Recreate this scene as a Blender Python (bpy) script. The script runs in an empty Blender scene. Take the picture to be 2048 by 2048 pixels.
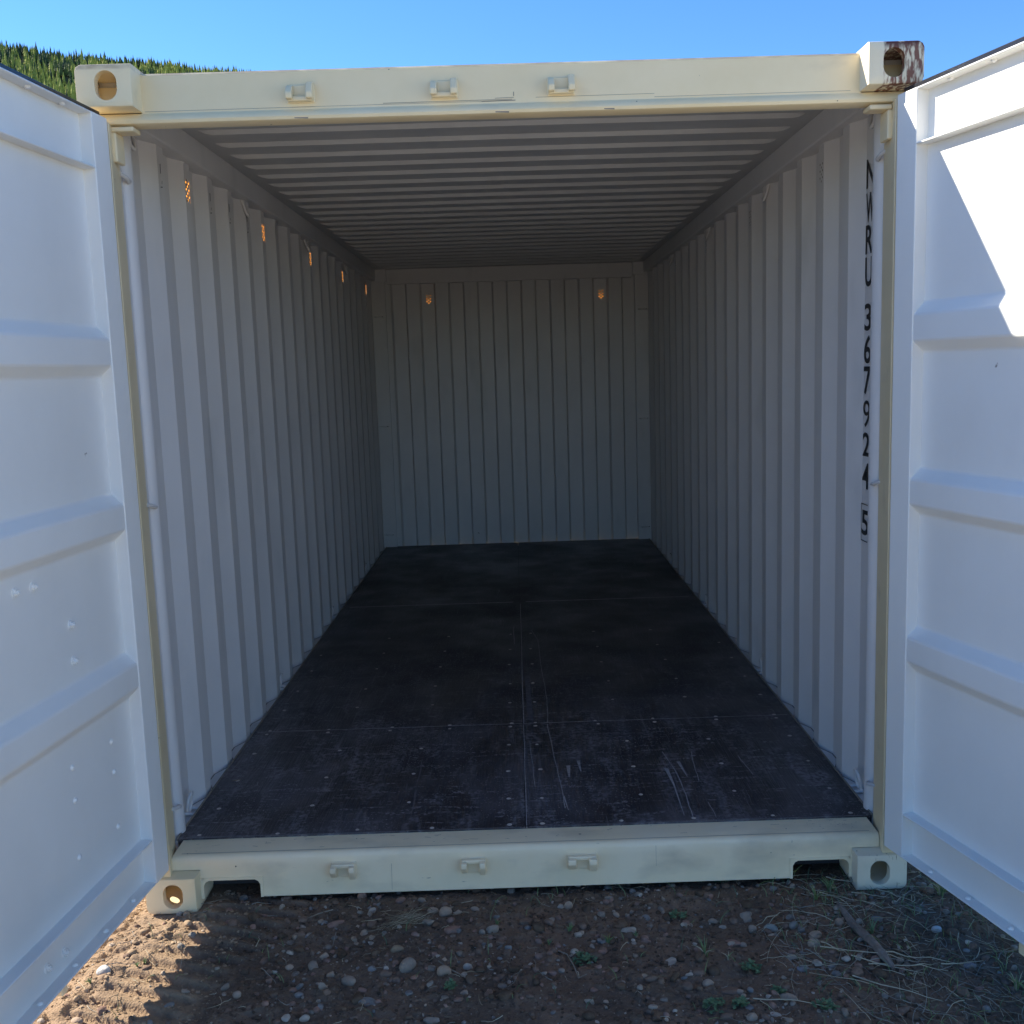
import bpy, bmesh, math, random
import numpy as np
from mathutils import Vector, Matrix
PI = math.pi
S = bpy.context.scene
C = S.collection

# ------------------------------------------------------------------ camera
cd = bpy.data.cameras.new('camera'); cam = bpy.data.objects.new('camera', cd); C.objects.link(cam)
cd.sensor_width = 36.0; cd.sensor_fit = 'HORIZONTAL'; cd.lens = 36.0; cd.clip_start = 0.05; cd.clip_end = 20000
rx = Vector((0.9994640702406372, -0.01079875456203161, -0.030902414111647878))
ry = Vector((-0.032090310601651684, -0.1368028570401373, -0.990078375822412))
rz = Vector((0.006464074837770231, 0.9905394314238908, -0.13707607570589025))
M = Matrix((rx, -ry, -rz)).transposed().to_4x4()
M.translation = Vector((0.0085, -3.0783, 1.6882)); cd.shift_x = -25.27 / 2048; cd.lens = 35.985
cam.matrix_world = M
S.camera = cam

# ------------------------------------------------------------------ world, sun
SUN_TO = Vector((-1.42, 0.66, 1.0)).normalized()
el = math.asin(SUN_TO.z); az = math.atan2(SUN_TO.x, SUN_TO.y)   # clockwise from +Y
W = bpy.data.worlds.new('World'); S.world = W; W.use_nodes = True
nt = W.node_tree; nt.nodes.clear()
sky = nt.nodes.new('ShaderNodeTexSky'); sky.sky_type = 'NISHITA'; sky.sun_disc = False
sky.sun_elevation = el; sky.sun_rotation = az; sky.altitude = 2200; sky.air_density = 1.0; sky.dust_density = 0.0; sky.ozone_density = 3.5
bg = nt.nodes.new('ShaderNodeBackground'); bg.inputs['Strength'].default_value = 0.15
wo = nt.nodes.new('ShaderNodeOutputWorld')
hs = nt.nodes.new('ShaderNodeHueSaturation'); hs.inputs['Hue'].default_value = 0.505; hs.inputs['Saturation'].default_value = 1.20; hs.inputs['Value'].default_value = 0.82
nt.links.new(sky.outputs[0], hs.inputs['Color']); nt.links.new(hs.outputs[0], bg.inputs[0]); nt.links.new(bg.outputs[0], wo.inputs[0])
sl = bpy.data.lights.new('sun', 'SUN'); sl.energy = 5.0; sl.angle = math.radians(0.53); sl.color = (1.0, 0.93, 0.80)
so = bpy.data.objects.new('sun', sl); C.objects.link(so)
so.rotation_euler = (-SUN_TO).to_track_quat('-Z', 'Y').to_euler()
S.view_settings.view_transform = 'Standard'; S.view_settings.look = 'None'
S.view_settings.exposure = 1.2; S.view_settings.gamma = 1.0; S.view_settings.use_curve_mapping = False
S.render.engine = 'CYCLES'
S.cycles.max_bounces = 12; S.cycles.diffuse_bounces = 8; S.cycles.glossy_bounces = 4
S.cycles.sample_clamp_indirect = 6

# ------------------------------------------------------------------ numeric noise
def vnoise(x, y, seed=0):
    xi = np.floor(x).astype(np.int64); yi = np.floor(y).astype(np.int64)
    xf = x - xi; yf = y - yi
    def h(a, b):
        n = (a * 374761393 + b * 668265263 + seed * 974634777) & 0xFFFFFFFF
        n = ((n ^ (n >> 13)) * 1274126177) & 0xFFFFFFFF
        return ((n ^ (n >> 16)) & 0xFFFF) / 65535.0
    u = xf * xf * (3 - 2 * xf); v = yf * yf * (3 - 2 * yf)
    return (h(xi, yi) * (1 - u) + h(xi + 1, yi) * u) * (1 - v) + (h(xi, yi + 1) * (1 - u) + h(xi + 1, yi + 1) * u) * v
def fbm(x, y, seed=0, o=5, g=0.5):
    s = 0; a = 1; t = 0
    for i in range(o):
        s = s + a * vnoise(x * 2 ** i, y * 2 ** i, seed + i * 7); t += a; a *= g
    return s / t - 0.5
def ss(a, b, x):
    t = np.clip((x - a) / (b - a), 0, 1); return t * t * (3 - 2 * t)

# ------------------------------------------------------------------ materials
def mat(name, c1, c2=None, rough=0.6, scale=4.0, bump=0.0, bscale=60.0, spec=0.5, metallic=0.0, contrast=(0.35, 0.65)):
    m = bpy.data.materials.new(name); m.use_nodes = True; t = m.node_tree; b = t.nodes['Principled BSDF']
    b.inputs['Roughness'].default_value = rough; b.inputs['Metallic'].default_value = metallic
    b.inputs['Specular IOR Level'].default_value = spec
    b.inputs['Base Color'].default_value = (*c1, 1)
    tc = t.nodes.new('ShaderNodeTexCoord'); m['tc'] = tc.name
    if c2:
        n = t.nodes.new('ShaderNodeTexNoise'); n.inputs['Scale'].default_value = scale; n.inputs['Detail'].default_value = 8; n.inputs['Roughness'].default_value = 0.65
        t.links.new(tc.outputs['Object'], n.inputs['Vector'])
        r = t.nodes.new('ShaderNodeValToRGB'); r.color_ramp.elements[0].position = contrast[0]; r.color_ramp.elements[1].position = contrast[1]
        r.color_ramp.elements[0].color = (*c1, 1); r.color_ramp.elements[1].color = (*c2, 1)
        t.links.new(n.outputs['Fac'], r.inputs['Fac']); t.links.new(r.outputs['Color'], b.inputs['Base Color'])
        r.name = 'ramp'
    if bump:
        n2 = t.nodes.new('ShaderNodeTexNoise'); n2.inputs['Scale'].default_value = bscale; n2.inputs['Detail'].default_value = 6
        t.links.new(tc.outputs['Object'], n2.inputs['Vector'])
        bm_ = t.nodes.new('ShaderNodeBump'); bm_.inputs['Strength'].default_value = bump; bm_.inputs['Distance'].default_value = 0.01
        t.links.new(n2.outputs['Fac'], bm_.inputs['Height']); t.links.new(bm_.outputs['Normal'], b.inputs['Normal']); bm_.name = 'bump'
    return m
def over(m, fac_socket, col):
    """lay a colour over what the material has, where fac is 1"""
    t = m.node_tree; b = t.nodes['Principled BSDF']
    mx = t.nodes.new('ShaderNodeMix'); mx.data_type = 'RGBA'
    src = b.inputs['Base Color'].links[0].from_socket if b.inputs['Base Color'].links else None
    if src: t.links.new(src, mx.inputs['A'])
    else: mx.inputs['A'].default_value = b.inputs['Base Color'].default_value
    mx.inputs['B'].default_value = (*col, 1)
    t.links.new(fac_socket, mx.inputs['Factor']); t.links.new(mx.outputs['Result'], b.inputs['Base Color'])
def noise_mask(m, scale, lo, hi, stretch=(1, 1, 1), detail=6, dist=0.0):
    t = m.node_tree; tc = t.nodes[m['tc']]
    mp = t.nodes.new('ShaderNodeMapping'); mp.inputs['Scale'].default_value = stretch
    n = t.nodes.new('ShaderNodeTexNoise'); n.inputs['Scale'].default_value = scale; n.inputs['Detail'].default_value = detail; n.inputs['Distortion'].default_value = dist
    r = t.nodes.new('ShaderNodeMapRange'); r.inputs['From Min'].default_value = lo; r.inputs['From Max'].default_value = hi
    t.links.new(tc.outputs['Object'], mp.inputs['Vector']); t.links.new(mp.outputs['Vector'], n.inputs['Vector']); t.links.new(n.outputs['Fac'], r.inputs['Value'])
    return r.outputs['Result']
def mul(m, a, b):
    t = m.node_tree; x = t.nodes.new('ShaderNodeMath'); x.operation = 'MULTIPLY'; t.links.new(a, x.inputs[0])
    if hasattr(b, 'links'): t.links.new(b, x.inputs[1])
    else: x.inputs[1].default_value = b
    return x.outputs[0]

def specks(m, col, scale=14, size=0.12, keep=0.56):
    t = m.node_tree; tc = t.nodes[m['tc']]
    v = t.nodes.new('ShaderNodeTexVoronoi'); v.inputs['Scale'].default_value = scale; v.inputs['Randomness'].default_value = 1
    n = t.nodes.new('ShaderNodeTexNoise'); n.inputs['Scale'].default_value = 70; n.inputs['Detail'].default_value = 2
    ad = t.nodes.new('ShaderNodeMath'); ad.operation = 'MULTIPLY_ADD'; ad.inputs[1].default_value = 0.22; 
    t.links.new(tc.outputs['Object'], v.inputs['Vector']); t.links.new(tc.outputs['Object'], n.inputs['Vector'])
    t.links.new(n.outputs['Fac'], ad.inputs[0]); t.links.new(v.outputs['Distance'], ad.inputs[2])
    r = t.nodes.new('ShaderNodeMapRange'); r.inputs['From Min'].default_value = size + 0.11; r.inputs['From Max'].default_value = size + 0.09
    t.links.new(ad.outputs[0], r.inputs['Value'])
    sep = t.nodes.new('ShaderNodeSeparateColor'); t.links.new(v.outputs['Color'], sep.inputs[0])
    g = t.nodes.new('ShaderNodeMath'); g.operation = 'GREATER_THAN'; g.inputs[1].default_value = keep; t.links.new(sep.outputs[0], g.inputs[0])
    over(m, mul(m, r.outputs['Result'], g.outputs[0]), col)

WHITE = mat('white_paint', (0.655, 0.632, 0.610), (0.70, 0.678, 0.656), rough=0.42, scale=2.5, bump=0.05, bscale=9)
over(WHITE, mul(WHITE, noise_mask(WHITE, 5, 0.60, 0.74, (1, 1, 0.35)), 0.35), (0.45, 0.45, 0.43))
specks(WHITE, (0.25, 0.22, 0.19), scale=3.2, size=0.012, keep=0.5)
ROOFP = mat('shade_toned_ceiling_paint', (0.46, 0.455, 0.445), (0.52, 0.515, 0.50), rough=0.55, scale=3, bump=0.05, bscale=9)  # same paint as the walls, darkened to put the ceiling's shade into its colour
DOORP = mat('door_paint', (0.80, 0.79, 0.75), (0.84, 0.83, 0.79), rough=0.38, scale=2.0, bump=0.06, bscale=5)
over(DOORP, mul(DOORP, noise_mask(DOORP, 2.2, 0.50, 0.78, (1, 1, 0.4), 9), 0.30), (0.60, 0.585, 0.55))
specks(DOORP, (0.30, 0.27, 0.24), scale=4.5, size=0.012, keep=0.5)
CREAM = mat('cream_paint', (0.79, 0.65, 0.395), (0.84, 0.705, 0.455), rough=0.42, scale=3.0, bump=0.06, bscale=12)
over(CREAM, mul(CREAM, noise_mask(CREAM, 7, 0.60, 0.75, (0.4, 1, 1)), 0.4), (0.42, 0.35, 0.24))
specks(CREAM, (0.06, 0.05, 0.045), scale=22, size=0.055, keep=0.62)
def rusty_edge():
    m = CREAM; t = m.node_tree; tc = t.nodes[m['tc']]; sp = t.nodes.new('ShaderNodeSeparateXYZ'); t.links.new(tc.outputs['Object'], sp.inputs[0])
    r = t.nodes.new('ShaderNodeMapRange'); r.inputs['From Min'].default_value = 2.574; r.inputs['From Max'].default_value = 2.580
    t.links.new(sp.outputs['Z'], r.inputs['Value']); over(m, mul(m, r.outputs['Result'], noise_mask(m, 18, 0.36, 0.55, (0.6, 1, 1))), (0.52, 0.40, 0.25))
rusty_edge()
SILLP = mat('worn_cream_paint', (0.87, 0.72, 0.47), (0.90, 0.765, 0.53), rough=0.45, scale=5, bump=0.12, bscale=20)
over(SILLP, mul(SILLP, noise_mask(SILLP, 9, 0.52, 0.75, (0.5, 1, 1), 9), 0.45), (0.36, 0.31, 0.23))
over(SILLP, mul(SILLP, noise_mask(SILLP, 55, 0.70, 0.74, (0.3, 1, 1), 3), 0.7), (0.14, 0.12, 0.10))
specks(SILLP, (0.06, 0.05, 0.045), scale=15, size=0.05, keep=0.45)
SCUFF_SHADE = mat('dark_scuff_and_shade', (0.03, 0.03, 0.035), rough=0.7)
GREYSCUFF = mat('grey_scuff', (0.20, 0.19, 0.17), rough=0.7)
RUBBER = mat('black_rubber', (0.010, 0.011, 0.018), (0.016, 0.018, 0.026), rough=0.22, scale=8)  # slight blue in the base stands in for reflected sky
STEEL = mat('screw_steel', (0.48, 0.41, 0.35), (0.62, 0.56, 0.50), rough=0.5, scale=60, spec=0.6)
INK = mat('black_lettering', (0.008, 0.008, 0.009), rough=0.5)
PLY = mat('dark_plywood', (0.030, 0.025, 0.029), (0.038, 0.032, 0.036), rough=0.42, scale=6, bump=0.0)
def ply_nodes():
    m = PLY; t = m.node_tree; b = t.nodes['Principled BSDF']; tc = t.nodes[m['tc']]
    mp = t.nodes.new('ShaderNodeMapping'); mp.inputs['Scale'].default_value = (90, 5, 1)
    n = t.nodes.new('ShaderNodeTexNoise'); n.inputs['Scale'].default_value = 1.0; n.inputs['Detail'].default_value = 5; n.inputs['Distortion'].default_value = 1.5
    t.links.new(tc.outputs['Object'], mp.inputs['Vector']); t.links.new(mp.outputs['Vector'], n.inputs['Vector'])
    bp = t.nodes.new('ShaderNodeBump'); bp.inputs['Strength'].default_value = 0.9; bp.inputs['Distance'].default_value = 0.005
    t.links.new(n.outputs['Fac'], bp.inputs['Height']); t.links.new(bp.outputs['Normal'], b.inputs['Normal'])
    gm = t.nodes.new('ShaderNodeMapRange'); gm.inputs['From Min'].default_value = 0.58; gm.inputs['From Max'].default_value = 0.72; t.links.new(n.outputs['Fac'], gm.inputs['Value'])
    over(m, mul(m, mul(m, gm.outputs['Result'], noise_mask(m, 2.6, 0.42, 0.60)), 0.95), (0.006, 0.005, 0.006))
    spy = t.nodes.new('ShaderNodeSeparateXYZ'); t.links.new(tc.outputs['Object'], spy.inputs[0])
    fy = t.nodes.new('ShaderNodeMapRange'); fy.inputs['From Min'].default_value = 2.6; fy.inputs['From Max'].default_value = 0.7; fy.inputs['To Min'].default_value = 0.12; t.links.new(spy.outputs['Y'], fy.inputs['Value'])
    FY = fy.outputs['Result']
    # rubbed dusty patches, scattered dust and fine scratches
    over(m, mul(m, mul(m, noise_mask(m, 3.4, 0.46, 0.76, (1, 0.7, 1), 12, 0.6), 0.60), FY), (0.15, 0.14, 0.155))
    over(m, mul(m, mul(m, mul(m, noise_mask(m, 7, 0.48, 0.70, (1.6, 0.5, 1), 12, 1.2), noise_mask(m, 60, 0.40, 0.60)), 0.95), FY), (0.22, 0.21, 0.225))
    over(m, mul(m, mul(m, noise_mask(m, 11, 0.56, 0.66, (0.35, 2.2, 1), 8, 2.0), noise_mask(m, 90, 0.45, 0.60)), FY), (0.24, 0.23, 0.24))
    over(m, mul(m, noise_mask(m, 130, 0.63, 0.67, (1, 1, 1), 3), noise_mask(m, 3.1, 0.44, 0.58)), (0.26, 0.25, 0.24))
    over(m, mul(m, noise_mask(m, 14, 0.66, 0.70, (6, 0.25, 1), 4, 0.5), 0.5), (0.15, 0.145, 0.16))
    over(m, mul(m, noise_mask(m, 9, 0.71, 0.73, (0.5, 7, 1), 4, 1.0), 0.45), (0.13, 0.125, 0.14))
    r = t.nodes.new('ShaderNodeMapRange'); r.inputs['From Min'].default_value = 0.35; r.inputs['From Max'].default_value = 0.7; r.inputs['To Min'].default_value = 0.30; r.inputs['To Max'].default_value = 0.60
    t.links.new(noise_mask(m, 3, 0, 1), r.inputs['Value']); t.links.new(r.outputs['Result'], b.inputs['Roughness'])
ply_nodes()
WEAR = mat('worn_plywood', (0.24, 0.23, 0.235), (0.40, 0.39, 0.39), rough=0.6, scale=50)
WEARLOW = mat('faint_wear', (0.08, 0.075, 0.082), (0.15, 0.14, 0.15), rough=0.6, scale=40)
SEAL_UNLIT = mat('sealant_and_unlit_vent', (0.22, 0.19, 0.15), (0.32, 0.28, 0.22), rough=0.7, scale=30)
RUST = mat('rusty_cream_paint', (0.74, 0.64, 0.44), (0.80, 0.71, 0.52), rough=0.55, scale=4, bump=0.1, bscale=40)
def rust_nodes():
    m = RUST; t = m.node_tree; tc = t.nodes[m['tc']]
    sp = t.nodes.new('ShaderNodeSeparateXYZ'); t.links.new(tc.outputs['Object'], sp.inputs[0])
    r = t.nodes.new('ShaderNodeMapRange'); r.inputs['From Min'].default_value = 1.098; r.inputs['From Max'].default_value = 1.104
    t.links.new(sp.outputs['X'], r.inputs['Value'])
    over(m, mul(m, noise_mask(m, 50, 0.42, 0.54, (1.8, 1, 0.5), 12, 0.1), r.outputs['Result']), (0.21, 0.085, 0.05))
    r2 = t.nodes.new('ShaderNodeMapRange'); r2.inputs['From Min'].default_value = 2.568; r2.inputs['From Max'].default_value = 2.585
    t.links.new(sp.outputs['Z'], r2.inputs['Value'])
    over(m, mul(m, mul(m, noise_mask(m, 30, 0.38, 0.48), r2.outputs['Result']), r.outputs['Result']), (0.10, 0.03, 0.02))
rust_nodes()
RUSTLOW = mat('scraped_cream_paint', (0.72, 0.63, 0.46), (0.78, 0.69, 0.52), rough=0.5, scale=5, bump=0.1, bscale=30)
over(RUSTLOW, noise_mask(RUSTLOW, 26, 0.66, 0.72, (3.0, 3, 0.5), 8), (0.16, 0.08, 0.04))
ORANGE = bpy.data.materials.new('orange_vent_cover'); ORANGE.use_nodes = True
t = ORANGE.node_tree; t.nodes.clear(); o_ = t.nodes.new('ShaderNodeOutputMaterial'); a_ = t.nodes.new('ShaderNodeBsdfTranslucent'); a_.inputs[0].default_value = (0.72, 0.26, 0.03, 1)
n_ = t.nodes.new('ShaderNodeTexNoise'); n_.inputs['Scale'].default_value = 40
t.links.new(a_.outputs[0], o_.inputs[0])

SOIL = mat('soil', (0.10, 0.068, 0.047), (0.225, 0.155, 0.107), rough=0.95, scale=3.2, bump=0.6, bscale=160, spec=0.2, contrast=(0.3, 0.7))
over(SOIL, mul(SOIL, noise_mask(SOIL, 1.7, 0.48, 0.66, (1, 1, 1), 8), 0.4), (0.25, 0.135, 0.08))
over(SOIL, mul(SOIL, noise_mask(SOIL, 110, 0.60, 0.68, (1, 1, 1), 4), 0.55), (0.30, 0.24, 0.17))
over(SOIL, mul(SOIL, noise_mask(SOIL, 60, 0.60, 0.70, (1, 1, 1), 6), 0.7), (0.035, 0.024, 0.018))
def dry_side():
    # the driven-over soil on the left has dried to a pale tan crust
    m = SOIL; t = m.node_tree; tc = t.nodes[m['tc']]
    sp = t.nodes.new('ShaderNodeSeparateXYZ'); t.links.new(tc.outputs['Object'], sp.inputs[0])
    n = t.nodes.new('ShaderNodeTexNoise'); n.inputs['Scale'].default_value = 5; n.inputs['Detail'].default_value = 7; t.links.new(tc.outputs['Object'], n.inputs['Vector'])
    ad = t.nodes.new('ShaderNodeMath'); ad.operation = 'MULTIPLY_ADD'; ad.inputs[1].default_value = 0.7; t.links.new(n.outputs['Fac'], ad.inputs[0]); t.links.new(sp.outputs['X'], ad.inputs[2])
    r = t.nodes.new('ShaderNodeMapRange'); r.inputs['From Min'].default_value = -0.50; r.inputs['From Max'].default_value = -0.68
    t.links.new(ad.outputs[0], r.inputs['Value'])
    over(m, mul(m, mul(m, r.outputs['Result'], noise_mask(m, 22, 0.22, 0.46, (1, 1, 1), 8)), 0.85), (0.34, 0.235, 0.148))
    # the dry open yard beyond, made paler to bounce light into the container
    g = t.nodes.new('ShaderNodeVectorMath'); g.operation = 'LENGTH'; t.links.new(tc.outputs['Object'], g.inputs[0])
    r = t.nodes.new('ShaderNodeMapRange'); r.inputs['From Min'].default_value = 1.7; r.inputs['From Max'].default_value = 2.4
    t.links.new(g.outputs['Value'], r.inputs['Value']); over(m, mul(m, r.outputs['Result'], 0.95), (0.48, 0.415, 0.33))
dry_side()
def far_field():
    # away from the bare yard the ground is dry spring grass
    m = SOIL; t = m.node_tree; tc = t.nodes[m['tc']]
    g = t.nodes.new('ShaderNodeVectorMath'); g.operation = 'LENGTH'; t.links.new(tc.outputs['Object'], g.inputs[0])
    r = t.nodes.new('ShaderNodeMapRange'); r.inputs['From Min'].default_value = 12; r.inputs['From Max'].default_value = 30
    t.links.new(g.outputs['Value'], r.inputs['Value']); over(m, r.outputs['Result'], (0.24, 0.20, 0.11))
far_field()

# ------------------------------------------------------------------ mesh helpers
class B:
    def __init__(s): s.v = []; s.f = []; s.m = []
    def add(s, vs, fs, mi=0):
        k = len(s.v); s.v += [tuple(p) for p in vs]; s.f += [tuple(i + k for i in f) for f in fs]; s.m += [mi] * len(fs)
    def box(s, x0, x1, y0, y1, z0, z1, mi=0):
        s.add([(x0, y0, z0), (x1, y0, z0), (x1, y1, z0), (x0, y1, z0), (x0, y0, z1), (x1, y0, z1), (x1, y1, z1), (x0, y1, z1)],
              [(0, 3, 2, 1), (4, 5, 6, 7), (0, 1, 5, 4), (1, 2, 6, 5), (2, 3, 7, 6), (3, 0, 4, 7)], mi)
    def prism(s, poly, z0, z1, mi=0):
        n = len(poly); s.add([(x, y, z0) for x, y in poly] + [(x, y, z1) for x, y in poly],
              [tuple(range(n))[::-1], tuple(range(n, 2 * n))] + [(i, (i + 1) % n, n + (i + 1) % n, n + i) for i in range(n)], mi)
    def tube(s, path, r, n=8, mi=0, cap=True):
        path = [Vector(p) for p in path]; rings = []; up = None
        for i, p in enumerate(path):
            d = (path[min(i + 1, len(path) - 1)] - path[max(i - 1, 0)]).normalized()
            if up is None:
                up = Vector((0, 0, 1)) if abs(d.z) < 0.9 else Vector((1, 0, 0))
            a = d.cross(up).normalized(); b = a.cross(d).normalized(); up = b
            rr = r[i] if isinstance(r, (list, tuple)) else r
            rings.append([p + a * math.cos(2 * PI * k / n) * rr + b * math.sin(2 * PI * k / n) * rr for k in range(n)])
        vs = [q for R_ in rings for q in R_]; fs = []
        for i in range(len(path) - 1):
            for k in range(n):
                fs.append((i * n + k, i * n + (k + 1) % n, (i + 1) * n + (k + 1) % n, (i + 1) * n + k))
        if cap: fs += [tuple(range(n))[::-1], tuple(range((len(path) - 1) * n, len(path) * n))]
        s.add(vs, fs, mi)
    def sheet(s, prof, x0, x1, xs=None, mi=0):
        xs = xs or [x0, x1]; n = len(prof)
        vs = [(x, y, z) for x in xs for (y, z) in prof]
        s.add(vs, [(i * n + j, (i + 1) * n + j, (i + 1) * n + j + 1, i * n + j + 1) for i in range(len(xs) - 1) for j in range(n - 1)], mi)
    def disc(s, c, r, axis='z', h=0.002, n=12, mi=0):
        c = Vector(c); ax = {'x': (Vector((0, 1, 0)), Vector((0, 0, 1)), Vector((1, 0, 0))), 'y': (Vector((1, 0, 0)), Vector((0, 0, 1)), Vector((0, -1, 0))), 'z': (Vector((1, 0, 0)), Vector((0, 1, 0)), Vector((0, 0, 1)))}[axis]
        lo = [c + ax[0] * math.cos(2 * PI * k / n) * r + ax[1] * math.sin(2 * PI * k / n) * r for k in range(n)]
        hi = [c + (p - c) * 0.75 + ax[2] * h for p in lo]
        s.add(lo + hi, [(k, (k + 1) % n, n + (k + 1) % n, n + k) for k in range(n)] + [tuple(range(n, 2 * n))], mi)
def obj(name, b, mats, parent=None, bevel=0, smooth=False, seg=2, solid=0):
    me = bpy.data.meshes.new(name); me.from_pydata(b.v, [], b.f)
    if not isinstance(mats, (list, tuple)): mats = [mats]
    for m in mats: me.materials.append(m)
    if len(mats) > 1: me.polygons.foreach_set('material_index', b.m)
    bm = bmesh.new(); bm.from_mesh(me); bmesh.ops.recalc_face_normals(bm, faces=bm.faces); bm.to_mesh(me); bm.free()
    o = bpy.data.objects.new(name, me); C.objects.link(o)
    if parent: o.parent = parent
    if solid:
        md = o.modifiers.new('s', 'SOLIDIFY'); md.thickness = solid; md.offset = 0
    if bevel:
        md = o.modifiers.new('b', 'BEVEL'); md.width = bevel; md.segments = seg; md.limit_method = 'ANGLE'; md.angle_limit = math.radians(25)
        wn = o.modifiers.new('w', 'WEIGHTED_NORMAL'); wn.weight = 100; wn.keep_sharp = False
        me.polygons.foreach_set('use_smooth', [True] * len(me.polygons))
    if smooth:
        me.polygons.foreach_set('use_smooth', [True] * len(me.polygons))
        try: me.set_sharp_from_angle(angle=math.radians(40))
        except Exception: pass
    return o
def tag(o, label, cat, group=None, kind=None):
    if label: o['label'] = label
    if cat: o['category'] = cat
    if group: o['group'] = group
    if kind: o['kind'] = kind
    return o

# ================================================================== GROUND
def gh(x, y):
    h = 0.028 * fbm(x * 1.6, y * 1.6, 3, 4) + (0.022 - 0.010 * ss(-0.7, -0.95, x)) * fbm(x * 9, y * 9, 11, 4, 0.55) + 0.010 * fbm(x * 48, y * 48, 21, 3, 0.6)
    # clods
    c = fbm(x * 26, y * 26, 31, 3, 0.5); h = h + 0.012 * ss(0.10, 0.20, c) * 0.6
    # ruts pressed by a tracked machine down the left side
    cx = -0.90 + 0.42 * (y + 0.05)
    d = x - cx
    lane = ss(-0.17, -0.13, d) * (1 - ss(0.13, 0.18, d)) * ss(-1.6, -1.4, y) * (1 - ss(0.05, 0.15, y))
    q = (y + 0.30 * d) / 0.062; saw = q - np.floor(q)
    lug = 0.022 * (ss(0.0, 0.18, saw) * (1 - 0.75 * ss(0.3, 0.95, saw)) - 0.45)
    h = h * (1 - 0.82 * lane) + lane * (lug + 0.003)
    rim = np.exp(-((d + 0.20) / 0.05) ** 2) * ss(-1.6, -1.4, y)
    h = h + rim * (0.010 + 0.035 * np.maximum(fbm(x * 14, y * 14, 77, 3), 0))
    near = np.exp(-((np.maximum(np.abs(x) - 2, 0)) ** 2 + np.maximum(np.abs(y + 0.4) - 1.5, 0) ** 2) / 30)
    h = h * near - 0.004
    # the corner feet rest on the soil
    for fx in (-1.14, 1.14):
        k = np.exp(-(((x - fx) / 0.13) ** 2 + ((y - 0.09) / 0.14) ** 2) ** 2); h = h * (1 - k) - 0.003 * k
    # never up through the container's underside
    k = ss(0.02, 0.10, y) * (1 - ss(6.0, 6.1, y)) * (1 - ss(1.22, 1.3, np.abs(x)))
    return h * (1 - k) + np.minimum(h, 0.004) * k - 0.006 * k
def grid_axis(lo, hi, step, far, g=1.16):
    a = list(np.arange(lo, hi, step)); s = step
    v = hi; out = []
    while v < far: out.append(v); s *= g; v += s
    v = lo - step * g; s = step * g; neg = []
    while v > -far: neg.append(v); s *= g; v -= s
    return np.array(neg[::-1] + a + out)
gx = grid_axis(-1.55, 1.45, 0.0044, 4000); gy = grid_axis(-0.78, 0.22, 0.0044, 4000)
X, Y = np.meshgrid(gx, gy); Z = gh(X, Y)
nx, ny = len(gx), len(gy)
me = bpy.data.meshes.new('ground')
me.vertices.add(nx * ny); me.vertices.foreach_set('co', np.stack([X, Y, Z], -1).ravel().astype(np.float32))
I = np.arange((ny - 1) * (nx - 1)); r_ = I // (nx - 1); c_ = I % (nx - 1); a = r_ * nx + c_
q = np.stack([a, a + 1, a + 1 + nx, a + nx], -1).ravel()
me.loops.add(len(q)); me.loops.foreach_set('vertex_index', q.astype(np.int32))
me.polygons.add(len(I)); me.polygons.foreach_set('loop_start', (I * 4).astype(np.int32)); me.polygons.foreach_set('loop_total', np.full(len(I), 4, np.int32))
me.polygons.foreach_set('use_smooth', [True] * len(I)); me.update(); me.validate()
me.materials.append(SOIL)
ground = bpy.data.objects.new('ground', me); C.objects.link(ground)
tag(ground, 'bare brown soil with pressed ruts in front of the container', 'ground', kind='structure')
def g1(x, y): return float(gh(np.array([x]), np.array([y]))[0])

# ================================================================== HILL AND FOREST
HM = mat('hill_ground', (0.035, 0.045, 0.018), (0.07, 0.075, 0.03), rough=1.0, scale=0.01, spec=0.1)
def ridge_el(azd):
    pts = [(-100, 10), (-70, 13), (-45, 16.2), (-27, 15.75), (-25, 15.65), (-22, 15.5), (-18.8, 15.42), (-16, 15.3), (-14, 15.25), (-10, 14.6), (0, 13), (15, 9), (35, 5), (60, 3)]
    return np.interp(azd, [p[0] for p in pts], [p[1] for p in pts])
RD = 1700.0
def hill_h(azd, r):
    H = np.tan(np.radians(ridge_el(azd))) * RD
    tt = np.clip((r - 350) / (RD - 350), 0, 1); base = H * tt ** 1.15
    back = np.clip((r - RD) / 900, 0, 1); base = base * (1 - back ** 1.3)
    u = azd * 0.45; v = r / 130.0
    return base + (34 * fbm(u, v, 5, 4) * ss(350, 700, r) + 8 * fbm(azd * 2.2, r / 40.0, 9, 3)) * (1 - 0.75 * np.exp(-((r - RD) / 160) ** 2))
az_ = np.linspace(-100, 60, 330); rr_ = np.concatenate([np.linspace(350, 1900, 90), np.linspace(1950, 2600, 8)])
A, Rr = np.meshgrid(az_, rr_); hz = hill_h(A, Rr)
hb = B(); hb.v = [tuple(p) for p in np.stack([np.sin(np.radians(A)) * Rr, np.cos(np.radians(A)) * Rr, hz - 1], -1).reshape(-1, 3)]
n = len(az_); hb.f = [(i * n + j, i * n + j + 1, (i + 1) * n + j + 1, (i + 1) * n + j) for i in range(len(rr_) - 1) for j in range(n - 1)]; hb.m = [0] * len(hb.f)
hill = obj('hill', hb, HM, smooth=True); tag(hill, 'steep mountainside rising behind the left door', 'hill', kind='structure')
rng = np.random.default_rng(4)
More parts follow.
